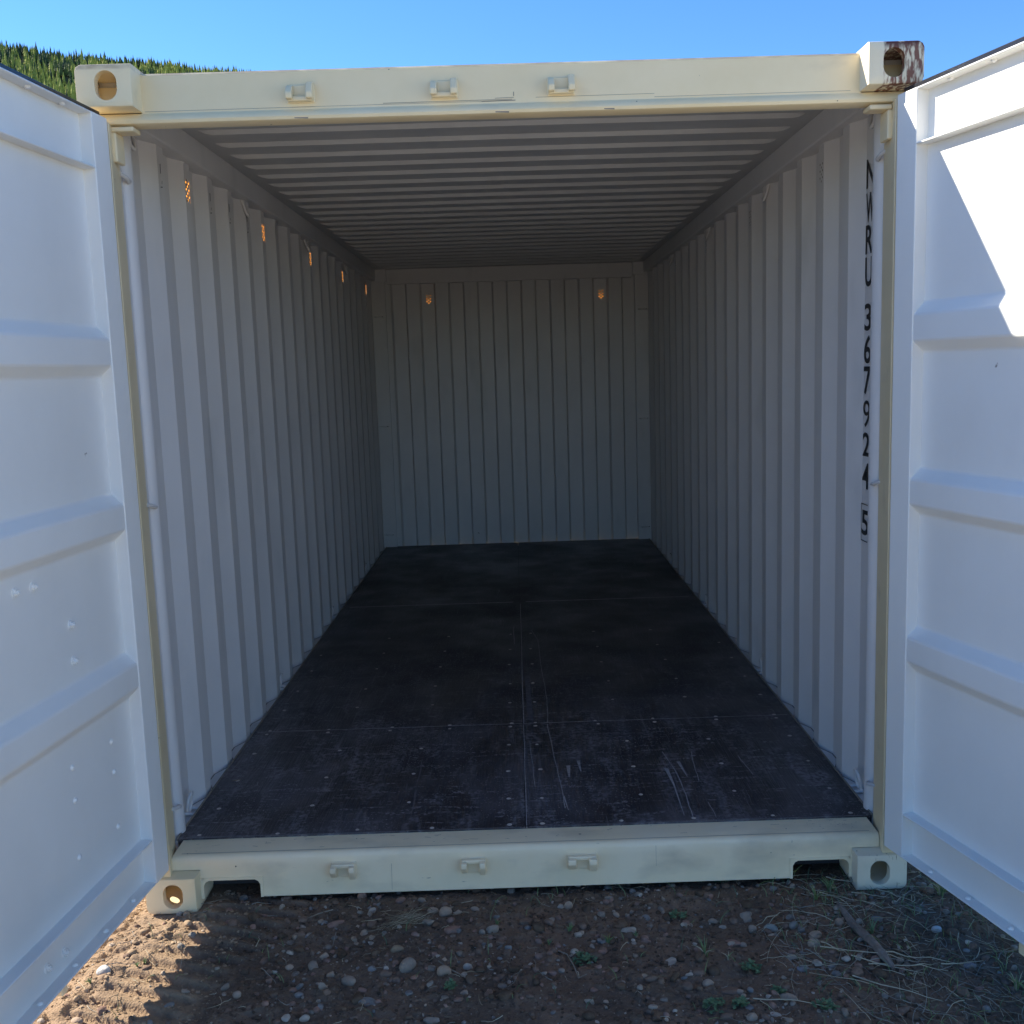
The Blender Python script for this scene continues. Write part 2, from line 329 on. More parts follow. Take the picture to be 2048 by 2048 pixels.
FM = [mat('conifer_%s' % n_, c, c2, rough=0.9, scale=0.35, spec=0.15) for n_, c, c2 in
      (('light', (0.27, 0.29, 0.055), (0.36, 0.37, 0.08)), ('mid', (0.18, 0.22, 0.05), (0.25, 0.28, 0.065)), ('dark', (0.06, 0.09, 0.03), (0.09, 0.12, 0.04)), ('blue', (0.03, 0.055, 0.03), (0.055, 0.085, 0.045)))]
fv = []; ff = []; fm = []
NT = 8000
ta = rng.uniform(-37, -9, NT); tr = 1000 + (RD + 25 - 1000) * rng.uniform(0, 1, NT) ** 0.8
ta = np.concatenate([ta, rng.uniform(-37, -9, 900), rng.uniform(-9, 58, 6500), rng.uniform(-75, -37, 4000)]); tr = np.concatenate([tr, rng.uniform(RD - 15, RD + 12, 900), 600 + (RD + 10 - 600) * rng.uniform(0, 1, 10500) ** 0.8])
th = hill_h(ta, tr); k = 0
for i in range(len(ta)):
    a = math.radians(ta[i]); bx = math.sin(a) * tr[i]; by = math.cos(a) * tr[i]; bz = th[i] - 1.2
    H = float(np.clip(rng.normal(14.0, 3.2), 7, 24)) * (1.0 if i < NT else 0.95 if i < NT + 900 else 1.5); Rd = H * rng.uniform(0.17, 0.25)
    if NT <= i < NT + 900: Rd *= 0.8
    pn = vnoise(np.array([ta[i] * 1.7]), np.array([tr[i] / 45.0]), 50)[0] + rng.normal(0, 0.17)
    mi = 0 if pn > 0.58 else 1 if pn > 0.42 else 2 if pn > 0.22 else 3
    if tr[i] > RD - 12 and rng.random() < 0.55: mi = 3 if rng.random() < 0.5 else 2
    tiers = 5; ns = 6
    for t_ in range(tiers):
        z0 = H * (0.08 + 0.17 * t_); z1 = H * (0.08 + 0.17 * t_ + 0.30 + (0.05 if t_ == tiers - 1 else 0)); r0 = Rd * (1 - 0.19 * t_)
        ph = rng.uniform(0, 6.28)
        for s_ in range(ns):
            an = ph + s_ * 2 * PI / ns; jr = r0 * rng.uniform(0.65, 1.25)
            fv.append((bx + math.cos(an) * jr, by + math.sin(an) * jr, bz + z0 - rng.uniform(0, 0.06) * H))
        fv.append((bx, by, bz + min(z1, H)))
        for s_ in range(ns): ff.append((k + s_, k + (s_ + 1) % ns, k + ns)); fm.append(mi)
        k += ns + 1
me = bpy.data.meshes.new('forest'); me.from_pydata(fv, [], ff)
for m in FM: me.materials.append(m)
me.polygons.foreach_set('material_index', fm)
forest = bpy.data.objects.new('forest', me); C.objects.link(forest)
tag(forest, 'far conifer forest covering the mountainside behind the left door', 'forest', kind='stuff')

# ================================================================== CONTAINER
root = bpy.data.objects.new('shipping_container', None); C.objects.link(root)
tag(root, 'open cream steel shipping container with white inside and both doors swung wide', 'shipping container')
P = 0.290; Z0, Z1 = 0.160, 2.490

# ---- side walls
HOLES = [(c, r) for r in range(1, 12, 2) for c in ((3,) if (r // 2) % 2 == 0 else (1, 5))]
def vent(parent, o, u, w, nrm, cover=None):
    """perforated vent: o centre, u horizontal axis, w up axis, nrm outward"""
    b = B(); o = Vector(o); u = Vector(u); w = Vector(w); nrm = Vector(nrm)
    us = [q * 1.316 for q in (-0.019, -0.0150, -0.0080, -0.0034, 0.0034, 0.0080, 0.0150, 0.019)]
    ws = [-0.041] + [x for r in range(6) for x in (-0.0315 + r * 0.0125 - 0.0036, -0.0315 + r * 0.0125 + 0.0036)] + [0.041]
    for i in range(7):
        for j in range(len(ws) - 1):
            if (i, j) in HOLES: continue
            b.add([o + u * us[i] + w * ws[j], o + u * us[i + 1] + w * ws[j], o + u * us[i + 1] + w * ws[j + 1], o + u * us[i] + w * ws[j + 1]], [(0, 1, 2, 3)])
    q = o + nrm * 0.0015
    b.add([q - u * 0.033 - w * 0.055, q + u * 0.033 - w * 0.055, q + u * 0.033 + w * 0.055, q - u * 0.033 + w * 0.055], [(0, 1, 2, 3)], 1)
    return obj('vent', b, [WHITE, cover or ORANGE], parent)
VENTK = (1, 5, 9, 13, 17)
for sx in (-1, 1):
    st = [(0.262, 1.215), (0.470, 1.215)]; y = 0.545; k = 0; vents = []
    while y < 5.86:
        yc = y + 0.031
        st += [(y, 1.180)]
        if k in VENTK:
            st += [(yc - 0.025, 1.180), (yc + 0.025, 1.180)]; vents.append(yc)
        st += [(y + 0.068, 1.180), (y + 0.143, 1.215), (y + 0.215, 1.215)]
        y += P; k += 1
    st = [s_ for s_ in st if s_[0] < 5.87] + [(5.92, st[-1][1] if st[-1][0] < 5.87 else 1.215)]
    zs = [Z0, 2.384 - 0.041, 2.384 + 0.041, Z1]
    b = B()
    for i in range(len(st) - 1):
        for j in range(3):
            if j == 1 and any(abs((st[i][0] + st[i + 1][0]) / 2 - v) < 1e-3 for v in vents): continue
            b.add([(sx * st[i][1], st[i][0], zs[j]), (sx * st[i + 1][1], st[i + 1][0], zs[j]), (sx * st[i + 1][1], st[i + 1][0], zs[j + 1]), (sx * st[i][1], st[i][0], zs[j + 1])], [(0, 1, 2, 3)])
    # old scrapes in the paint
    if sx < 0:
        for yy in (0.526, 0.789 + 0.02, 1.107, 1.384, 1.678):
            for (dy, za, zb, wv) in ((0.038, 2.392, 2.428, 0.006), (0.030, 2.345, 2.352, 0.022), (0.046, 2.358, 2.372, 0.004)):
                b.add([(-1.178, yy + dy, za), (-1.178, yy + dy + wv, za + 0.004), (-1.178, yy + dy + wv + 0.002, zb), (-1.178, yy + dy + 0.001, zb - 0.003)], [(0, 1, 2, 3)], 1)
    me = obj('side_wall', b, [WHITE, SCUFF_SHADE], root)
    bm = bmesh.new(); bm.from_mesh(me.data); bmesh.ops.remove_doubles(bm, verts=bm.verts, dist=0.0004); bm.to_mesh(me.data); bm.free()
    for v in vents: vent(me, (sx * 1.1802, v, 2.384), (0, 1, 0), (0, 0, 1), (sx, 0, 0), SEAL_UNLIT if sx > 0 else None)  # right covers are opaque brown, the unlit look put into their colour
    if sx > 0: rwall = me

# ---- lettering down the right wall
CH = [('N', 2.349, 2.255), ('W', 2.240, 2.142), ('R', 2.135, 2.040), ('U', 2.030, 1.932), ('3', 1.876, 1.785), ('6', 1.770, 1.675), ('7', 1.665, 1.570), ('9', 1.550, 1.458), ('2', 1.440, 1.358), ('4', 1.335, 1.245), ('5', 1.170, 1.082)]
for ch, zt, zb in CH:
    cu = bpy.data.curves.new('t', 'FONT'); cu.body = ch; cu.size = 1; cu.offset = 0.016 if ch != '9' else 0.0; to = bpy.data.objects.new('t', cu); C.objects.link(to)
    dg = bpy.context.evaluated_depsgraph_get(); tm = bpy.data.meshes.new_from_object(to.evaluated_get(dg))
    co = [v.co.copy() for v in tm.vertices]; x0 = min(c.x for c in co); x1 = max(c.x for c in co); y0 = min(c.y for c in co); y1 = max(c.y for c in co)
    wid = 0.080 if ch in 'NW' else 0.068
    tb = B(); tb.add([(1.2128, 0.464 - (c.x - x0) / (x1 - x0) * wid, zb + (c.y - y0) / (y1 - y0) * (zt - zb)) for c in co], [tuple(p.vertices) for p in tm.polygons])
    bpy.data.objects.remove(to); bpy.data.meshes.remove(tm)
    obj('letter', tb, INK, rwall)
tb = B()
for (ya, yb, za, zb) in ((0.4695, 0.4665, 1.0631, 1.1889), (0.4695, 0.400, 1.1889, 1.192), (0.4695, 0.400, 1.060, 1.0631), (0.4030, 0.400, 1.0631, 1.1889)):
    tb.add([(1.2128, ya, za), (1.2128, yb, za), (1.2128, yb, zb), (1.2128, ya, zb)], [(0, 1, 2, 3)])
_bm = obj('letter_frame', tb, INK, rwall)
bm = bmesh.new(); bm.from_mesh(_bm.data); bmesh.ops.remove_doubles(bm, verts=bm.verts, dist=0.0005); bm.to_mesh(_bm.data); bm.free()

# ---- back wall
b = B(); prof = []
x = -1.032; kk = 0
xsb = [-1.075]; ysb = [5.925]
while x < 1.07:
    d0, d1 = (5.925, 5.968)
    xsb += [x, x + 0.017, x + 0.125, x + 0.142]; ysb += [d0, d1, d1, d0]; x += 0.249
xsb += [1.075]; ysb += [5.925]
xsb2 = []; 
for i, xx in enumerate(xsb): xsb2.append((xx, ysb[i]))
bv = [-0.714, 0.778]; tmp = []
for i, (xx, yy) in enumerate(xsb2):
    tmp.append((xx, yy))
    if i + 1 < len(xsb2):
        for v in (-0.706, 0.788):
            if xx < v < xsb2[i + 1][0]: tmp += [(v - 0.025, yy), (v + 0.025, yy)]
zs = [Z0, 2.322 - 0.041, 2.322 + 0.041, 2.50]
for i in range(len(tmp) - 1):
    for j in range(3):
        if j == 1 and any(abs((tmp[i][0] + tmp[i + 1][0]) / 2 - v) < 1e-3 for v in (-0.706, 0.788)): continue
        b.add([(tmp[i][0], tmp[i][1], zs[j]), (tmp[i + 1][0], tmp[i + 1][1], zs[j]), (tmp[i + 1][0], tmp[i + 1][1], zs[j + 1]), (tmp[i][0], tmp[i][1], zs[j + 1])], [(0, 1, 2, 3)])
bw = obj('back_wall', b, WHITE, root)
for v in (-0.706, 0.788):
    yy = [t_[1] for t_ in tmp if abs(t_[0] - (v - 0.025)) < 1e-6][0]
    vent(bw, (v, yy + 0.0003, 2.322), (1, 0, 0), (0, 0, 1), (0, 1, 0))
b = B(); b.box(-1.056, 1.056, 5.900, 6.056, 2.455, 2.580); obj('back_header', b, WHITE, root, bevel=0.004)
b = B(); b.box(-1.056, 1.056, 5.94, 6.056, 0.010, 0.158); obj('back_sill', b, CREAM, root, bevel=0.004)
for sx in (-1, 1):
    b = B(); x0, x1 = sorted((sx * 1.073, sx * 1.217)); b.box(x0, x1, 5.892, 6.054, 0.12, 2.472)
    for zz in (0.28, 1.24, 2.18):
        b.tube([(sx * 1.10, 5.892, zz), (sx * 1.11, 5.868, zz), (sx * 1.16, 5.868, zz), (sx * 1.17, 5.892, zz)], 0.006, 6)
    obj('corner_post', b, WHITE, root, bevel=0.003)

# ---- roof
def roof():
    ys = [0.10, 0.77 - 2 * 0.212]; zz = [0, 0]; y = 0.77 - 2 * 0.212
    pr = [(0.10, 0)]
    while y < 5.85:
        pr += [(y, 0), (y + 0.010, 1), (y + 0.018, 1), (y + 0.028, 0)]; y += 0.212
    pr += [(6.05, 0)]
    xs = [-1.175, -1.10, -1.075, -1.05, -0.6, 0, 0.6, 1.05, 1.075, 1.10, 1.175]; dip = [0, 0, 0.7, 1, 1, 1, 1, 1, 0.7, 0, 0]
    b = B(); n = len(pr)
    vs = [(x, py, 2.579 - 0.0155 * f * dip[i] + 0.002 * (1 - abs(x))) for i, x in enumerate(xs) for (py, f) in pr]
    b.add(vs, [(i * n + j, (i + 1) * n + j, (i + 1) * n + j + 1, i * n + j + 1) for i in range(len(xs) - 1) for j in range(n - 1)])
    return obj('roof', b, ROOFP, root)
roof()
for sx in (-1, 1):
    b = B(); x0, x1 = sorted((sx * 1.148, sx * 1.2175)); b.box(x0, x1, 0.135, 5.90, 2.486, 2.583)
    tr_ = obj('top_rail', b, WHITE, root, bevel=0.008)
    for yy in (0.335, 1.75, 3.15, 4.55):
        r = B(); pts = []
        for k in range(13):
            a = PI * k / 12; pts.append((sx * (1.190 - 0.022 * math.sin(a)), yy - 0.03 + 0.036 * math.cos(a) - 0.012 * math.sin(a), 2.490 - 0.072 * math.sin(a)))
        r.tube(pts, 0.0062, 8); obj('lashing_ring', r, WHITE, tr_, smooth=True)
    b = B(); x0, x1 = sorted((sx * 1.166, sx * 1.2165)); b.box(x0, x1, 0.180, 5.89, 0.012, 0.161)
    x0, x1 = sorted((sx * 1.1640, sx * 1.1685)); b.box(x0, x1, 0.182, 5.90, 0.1412, 0.1755, 1)
    y = 0.262; pl = [(0.262, 1.213), (0.470, 1.213)]; yk = 0.545
    while yk < 5.8: pl += [(yk, 1.1785), (yk + 0.068, 1.1785), (yk + 0.143, 1.2135), (yk + 0.215, 1.2135)]; yk += P
    for i in range(len(pl) - 1):
        (ya, xa), (yb, xb) = pl[i], pl[i + 1]
        b.add([(sx * xa, ya, 0.1614), (sx * xb, yb, 0.1614), (sx * (xb - 0.005), yb, 0.1614), (sx * (xa - 0.005), ya, 0.1614)], [(0, 1, 2, 3)], 2)
    br_ = obj('bottom_rail', b, [WHITE, SEAL_UNLIT, GREYSCUFF], root)
    for yy in (0.40, 1.83, 3.28, 4.76):
        r = B(); pts = []
        for k in range(17):
            a = 2 * PI * k / 16; pts.append((sx * (1.192 - 0.008 * math.sin(a)), yy + 0.024 * math.cos(a), 0.202 + 0.038 * math.sin(a)))
        r.tube(pts, 0.0058, 8, cap=False); r.tube([(sx * 1.168, yy + 0.028, 0.169), (sx * 1.205, yy + 0.024, 0.172)], 0.006, 8); r.tube([(sx * 1.168, yy - 0.024, 0.169), (sx * 1.205, yy - 0.026, 0.172)], 0.006, 8)
        obj('lashing_ring', r, WHITE, br_, smooth=True)

# ---- door posts
for sx in (-1, 1):
    q1, q2 = (1.136, 1.171) if sx < 0 else (1.141, 1.166)
    pts = [(q1, 0.012), (q2, 0.172), (1.2175, 0.172), (1.2175, 0.012)]
    b = B(); b.prism([(sx * x_, y_) for x_, y_ in pts], 0.119, 2.4355)
    x0, x1 = sorted((sx * 1.150, sx * 1.2175)); b.box(x0, x1, 0.085, 0.172, 2.4357, 2.472)
    po = obj('door_post', b, CREAM, root, bevel=0.003)
    b = B(); n = 14; poly = [(1.2165, 0.1735), (1.175, 0.1735), (1.176, 0.200)]
    for k in range(n + 1):
        a = -PI / 2 + PI * k / n * 1.0; poly.append((1.187 - 0.029 * math.cos(a), 0.238 + 0.034 * math.sin(a)))
    poly += [(1.2165, 0.268)]
    b.prism([(sx * x_, y_) for x_, y_ in poly], 0.165, 2.486); jb = obj('inner_post', b, WHITE, root, smooth=True)
    for zz in (2.305, 1.29, 0.275):
        b = B(); b.tube([(sx * 1.166, 0.150, zz + 0.012), (sx * 1.158, 0.175, zz + 0.006), (sx * 1.158, 0.205, zz - 0.002), (sx * 1.172, 0.225, zz - 0.004)], 0.0065, 8)
        obj('lashing_bar', b, WHITE, jb, smooth=True)
    b = B(); x0, x1 = sorted((sx * 1.080, sx * 1.1465)); b.box(x0, x1, 0.052, 0.115, 2.416, 2.430)
    x0, x1 = sorted((sx * 1.134, sx * 1.1500)); b.box(x0, x1, 0.056, 0.120, 2.332, 2.4161)
    obj('corner_bracket', b, CREAM, root, bevel=0.004)

# ---- header and sill
hp = [(0.20, 2.583), (0.084, 2.583), (0.078, 2.577), (0.078, 2.500), (0.077, 2.470), (0.070, 2.463), (0.062, 2.456), (0.060, 2.448), (0.064, 2.440), (0.074, 2.436), (0.130, 2.438), (0.130, 2.56)]
b = B(); b.sheet(hp[:5], -1.06, 1.06); b.sheet(hp[4:], -1.2172, 1.2172)
b.add([(-1.2172, y_, z_) for y_, z_ in hp[4:]], [tuple(range(len(hp) - 4))]); b.add([(1.2172, y_, z_) for y_, z_ in hp[4:]], [tuple(range(len(hp) - 4))])
# pencil-thin scratches along the crease
for (xa, xb, z, w) in ((-1.05, -0.55, 2.4745, 0.0012), (-0.62, 0.02, 2.4755, 0.0010), (-0.35, 0.03, 2.4790, 0.0014), (0.10, 0.45, 2.4835, 0.0010), (-0.02, 0.035, 2.4840, 0.0012), (-0.06, 0.04, 2.4755, 0.0022), (0.034, 0.036, 2.489, 0.012), (0.45, 1.03, 2.4750, 0.0011)):
    b.add([(xa, 0.0768, z), (xb, 0.0768, z + 0.001), (xb, 0.0768, z + w + 0.001), (xa, 0.0768, z + w)], [(0, 1, 2, 3)], 1)
for (xa, xb, z) in ((-0.61, -0.57, 2.4398), (-0.02, 0.02, 2.4396), (0.30, 0.33, 2.4397)):
    b.add([(xa, 0.0628, z + 0.0015), (xb, 0.0628, z), (xb, 0.0622, z + 0.004), (xa, 0.0618, z + 0.005)], [(0, 1, 2, 3)], 1)
header = obj('door_header', b, [CREAM, GREYSCUFF], root, smooth=True)

sp = [(0.178, 0.1655), (0.120, 0.1655), (0.074, 0.1650), (0.064, 0.1625), (0.058, 0.157), (0.055, 0.148), (0.055, 0.1205)]
b = B(); b.sheet(sp, -1.146, 1.146)
xs = [-1.0575, -1.048, -0.865, 0.865, 1.048, 1.0575]; zs = [0.1205, 0.083, 0.022]
for i in range(5):
    for j in range(2):
        if j == 1 and i in (1, 3): continue
        b.add([(xs[i], 0.055, zs[j]), (xs[i + 1], 0.055, zs[j]), (xs[i + 1], 0.055, zs[j + 1]), (xs[i], 0.055, zs[j + 1])], [(0, 1, 2, 3)])
b.add([(-0.865, 0.055, 0.022), (0.865, 0.055, 0.022), (0.865, 0.16, 0.022), (-0.865, 0.16, 0.022)], [(0, 1, 2, 3)])
for sx in (-1, 1):
    for (xa, xb, za, zb) in ((0.856, 0.865, 0.022, 0.092), (0.865, 1.050, 0.083, 0.092), (1.048, 1.0575, 0.022, 0.092)):
        x0, x1 = sorted((sx * xa, sx * xb)); b.box(x0, x1, 0.0515, 0.150, za, zb)
    for xc_, dx_ in ((0.865, 0.018), (1.048, -0.018)):
        tri = [(sx * xc_, 0.0835), (sx * (xc_ + dx_), 0.0835), (sx * (xc_ + dx_ * 0.35), 0.0835 - 0.0065), (sx * xc_, 0.0835 - 0.018)]
        b.add([(x_, 0.0517, z_) for x_, z_ in tri] + [(x_, 0.149, z_) for x_, z_ in tri], [(0, 1, 2, 3), (4, 5, 6, 7), (1, 2, 6, 5), (2, 3, 7, 6)])
    x0, x1 = sorted((sx * 0.85, sx * 1.06)); b.box(x0, x1, 0.150, 0.154, 0.02, 0.12, 1)  # dark plate paints in the shade inside the notch
b.add([(0.42, 0.0545, 0.151), (0.4205, 0.0545, 0.08), (0.4211, 0.0545, 0.08), (0.4207, 0.0545, 0.151)], [(0, 1, 2, 3)], 2)
for (xa, xb, z) in ((-0.44, -0.4392, 0.10),):
    b.add([(xa, 0.0543, z - 0.07), (xb, 0.0543, z - 0.07), (xb + 0.002, 0.0543, z + 0.02), (xa + 0.002, 0.0543, z + 0.02)], [(0, 1, 2, 3)], 2)
random.seed(5)
b.add([(-1.12, 0.0765, 0.1660), (1.12, 0.0765, 0.1660), (1.12, 0.0785, 0.1661), (-1.12, 0.0785, 0.1661)], [(0, 1, 2, 3)], 2)
for k in range(70):
    xa = random.uniform(-1.1, 1.1) if k < 45 else random.uniform(0.93, 1.1); ya = random.uniform(0.09, 0.165); L = random.uniform(0.003, 0.03) if k < 45 else random.uniform(0.002, 0.007); a = random.uniform(-0.6, 0.6) if random.random() < .7 else random.uniform(-1.5, 1.5)
    dx, dy = L * math.cos(a), L * math.sin(a) * 0.5; wv = random.uniform(0.0008, 0.002)
    b.add([(xa, ya, 0.1668), (xa + dx, ya + dy, 0.1668), (xa + dx, ya + dy + wv, 0.1668), (xa, ya + wv, 0.1668)], [(0, 1, 2, 3)], 2)
sill = obj('door_sill', b, [SILLP, SCUFF_SHADE, GREYSCUFF], root, smooth=True)

# ---- cam keepers
def keeper(xc, y0, zc, up, parent, w=0.083):
    b = B(); s_ = 1 if up else -1   # cross bar on the low side for the header, high side for the sill
    b.box(xc - w / 2, xc + w / 2, y0 - 0.006, y0 + 0.001, zc - 0.026, zc + 0.026)
    za, zb = sorted((zc - s_ * 0.024, zc - s_ * 0.010)); b.box(xc - w / 2 + 0.004, xc + w / 2 - 0.004, y0 - 0.024, y0 - 0.0055, za, zb)
    for k in (-1, 1):
        xi, xo = xc + k * 0.020, xc + k * (w / 2 - 0.002); xa, xb = sorted((xi, xo)); ex = 0.008 if k > 0 else 0
        pts = [(y0 - 0.0055, zc - s_ * 0.022), (y0 - 0.040, zc - s_ * 0.020), (y0 - 0.042, zc - s_ * 0.004), (y0 - 0.026, zc + s_ * (0.018 + ex)), (y0 - 0.0055, zc + s_ * (0.024 + ex))]
        n = 5; b.add([(xa, p[0], p[1]) for p in pts] + [(xb, p[0], p[1]) for p in pts], [tuple(range(5)), tuple(range(5, 10))] + [(i, (i + 1) % 5, 5 + (i + 1) % 5, 5 + i) for i in range(5)])
    return obj('cam_keeper', b, CREAM if up else SILLP, parent, bevel=0.004)
for xc in (-0.590, -0.169, 0.175): keeper(xc, 0.078, 2.512, True, header)
for xc, w in ((-0.592, 0.083), (-0.172, 0.083), (0.180, 0.098)): keeper(xc, 0.055, 0.108, False, sill, w)

# ---- corner castings
def outline(n=56):
    """rounded rectangle (x,z) local, sampled by angle round the hole centre; returns outer list, hole list"""
    cx, cz = 0.074, 0.059; W_, H_, r = 0.162, 0.118, 0.020; out = []; hole = []
    def inside(px, pz):
        if px < 0 or pz < 0 or px > W_ or pz > H_: return False
        for (qx, qz, sx_, sz_) in ((W_ - r, r, 1, -1), (W_ - r, H_ - r, 1, 1)):
            if (px - qx) * sx_ > 0 and (pz - qz) * sz_ > 0: return (px - qx) ** 2 + (pz - qz) ** 2 <= r * r
        return True
    angs = sorted(set([2 * PI * k / n for k in range(n)] + [math.atan2(z - cz, x - cx) % (2 * PI) for x, z in ((0, 0), (0, H_), (W_ - r, 0), (W_ - r, H_), (W_, r), (W_, H_ - r))]))
    for a in angs:
        lo, hi = 0, 0.3
        for _ in range(40):
            m_ = (lo + hi) / 2
            if inside(cx + m_ * math.cos(a), cz + m_ * math.sin(a)): lo = m_
            else: hi = m_
        out.append((cx + lo * math.cos(a), cz + lo * math.sin(a)))
        # stadium hole: half width .032, straight half height .010
        hw, hs = 0.0315, 0.0095; c, s_ = math.cos(a), math.sin(a)
        t1 = hw / abs(c) if abs(c) > 1e-6 else 1e9
        if abs(t1 * s_) > hs:
            q = hs * (1 if s_ > 0 else -1); bq = -2 * s_ * q; cq = q * q - hw * hw; t1 = (-bq + math.sqrt(bq * bq - 4 * cq)) / 2
        hole.append((cx + t1 * c, cz + t1 * s_))
    return out, hole
OUT, HOLE = outline()
def casting(sx, sy, z0, material, cream_in=None):
    b = B(); n = len(OUT)
    def T(p):  # local (x,y,z) -> world
        return (sx * (1.057 + p[0]), p[1] if sy > 0 else 6.058 - p[1], z0 + p[2])
    th = 0.026; D = 0.1745
    sh = [(0.081 + (x_ - 0.081) * (1 - 0.006 / 0.081), 0.059 + (z_ - 0.059) * (1 - 0.006 / 0.059)) for x_, z_ in OUT]
    sh2 = [(0.081 + (x_ - 0.081) * (1 - 0.0018 / 0.081), 0.059 + (z_ - 0.059) * (1 - 0.0018 / 0.059)) for x_, z_ in OUT]
    v = [T((x_, 0.006, z_)) for x_, z_ in OUT] + [T((x_, 0, z_)) for x_, z_ in HOLE] + [T((x_, th, z_)) for x_, z_ in HOLE] + [T((x_, D, z_)) for x_, z_ in OUT] + [T((x_, 0, z_)) for x_, z_ in sh] + [T((x_, 0.0018, z_)) for x_, z_ in sh2]
    f = []
    for i in range(n):
        j = (i + 1) % n
        f.append((4 * n + i, 4 * n + j, n + j, n + i)); f.append((5 * n + i, 5 * n + j, 4 * n + j, 4 * n + i)); f.append((i, j, 5 * n + j, 5 * n + i)); f.append((n + i, n + j, 2 * n + j, 2 * n + i))
        # outer skin, left open on the flat of the outer side
        if not (abs(OUT[i][0] - 0.162) < 1e-5 and abs(OUT[j][0] - 0.162) < 1e-5): f.append((i, j, 3 * n + j, 3 * n + i))
    f.append(tuple(range(3 * n, 4 * n)))
    b.add(v, f)
    # inner cavity
    cv = [(0.02, th), (0.162 - 0.018, th), (0.162 - 0.018, D - 0.02), (0.02, D - 0.02)]
    zl, zh = 0.016, 0.102
    # cavity front wall with the hole in it
    rect = []
    for (hx, hz) in HOLE:
        dx, dz = hx - 0.074, hz - 0.059; t_ = min((0.144 - 0.074) / dx if dx > 1e-9 else 1e9, (0.02 - 0.074) / dx if dx < -1e-9 else 1e9, (zh - 0.059) / dz if dz > 1e-9 else 1e9, (zl - 0.059) / dz if dz < -1e-9 else 1e9)
        rect.append((0.074 + dx * t_, 0.059 + dz * t_))
    b.add([T((x_, th, z_)) for x_, z_ in HOLE] + [T((x_, th, z_)) for x_, z_ in rect], [(i, (i + 1) % n, n + (i + 1) % n, n + i) for i in range(n)])
    c8 = [T((x_, y_, z_)) for z_ in (zl, zh) for x_, y_ in cv]
    b.add(c8, [(0, 1, 2, 3), (4, 5, 6, 7), (2, 3, 7, 6), (3, 0, 4, 7)])
    # outer side plate with its own oval hole
    m = 32; cy, cz = D / 2 + 0.004, 0.059; ro = []; ri = []
    for k in range(m):
        a = 2 * PI * k / m + PI / m; c, s_ = math.cos(a), math.sin(a)
        t1 = min((D - cy) / c if c > 0 else (0.006 - cy) / c, (0.098 - cz) / s_ if s_ > 0 else (0.020 - cz) / s_)
        ro.append((cy + t1 * c, cz + t1 * s_)); ri.append((cy + 0.020 * c, cz + 0.020 * s_))
    pl = [T((0.162, y_, z_)) for y_, z_ in ro] + [T((0.162, y_, z_)) for y_, z_ in ri] + [T((0.144, y_, z_)) for y_, z_ in ri] + [T((0.144, min(max(y_, th), D - 0.02), z_)) for y_, z_ in ro]
    b.add(pl, [q_ for i in range(m) for j in [(i + 1) % m] for q_ in ((i, j, m + j, m + i), (m + i, m + j, 2 * m + j, 2 * m + i), (2 * m + i, 2 * m + j, 3 * m + j, 3 * m + i))])
    return obj('corner_casting', b, material, root, smooth=True)
casting(-1, 1, 2.473, CREAM); tr = casting(1, 1, 2.473, RUST); tr['label'] = 'top corner casting with dark red rust stains'
casting(-1, 1, 0.0, CREAM); br = casting(1, 1, 0.0, RUSTLOW); br['label'] = 'bottom corner casting with scraped rusty edge'
for sx in (-1, 1):
    casting(sx, -1, 2.473, WHITE); casting(sx, -1, 0.0, CREAM)

# ---- floor
random.seed(11)
screw_me = None
def screw(parent, x, y):
    global screw_me
    if screw_me is None:
        b = B(); b.disc((0, 0, 0), 0.0085, 'z', 0.0012, 12); o = obj('screw', b, STEEL, None, smooth=True); screw_me = o.data
    else: o = bpy.data.objects.new('screw', screw_me); C.objects.link(o)
    o.parent = parent; o.location = (x + random.uniform(-.006, .006), y + random.uniform(-.006, .006), 0.1713); o.rotation_euler = (0, 0, random.uniform(0, 6)); s_ = random.uniform(0.8, 1.08); o.scale = (s_, s_, 1)
def ribbon(b, pts, w, z, mi):
    for i in range(len(pts) - 1):
        a = Vector((*pts[i], 0)); c = Vector((*pts[i + 1], 0)); d = (c - a).normalized(); nn = Vector((-d.y, d.x, 0))
        wa = w[i] if isinstance(w, list) else w; wb = w[i + 1] if isinstance(w, list) else w
        b.add([a + nn * wa + Vector((0, 0, z)), c + nn * wb + Vector((0, 0, z)), c - nn * wb + Vector((0, 0, z)), a - nn * wa + Vector((0, 0, z))], [(0, 1, 2, 3)], mi)
def jit(pts, n=4, s=0.002):
    out = []
    for i in range(len(pts) - 1):
        for k in range(n):
            t_ = k / n; out.append((pts[i][0] * (1 - t_) + pts[i + 1][0] * t_ + random.uniform(-s, s), pts[i][1] * (1 - t_) + pts[i + 1][1] * t_))
    return out + [pts[-1]]
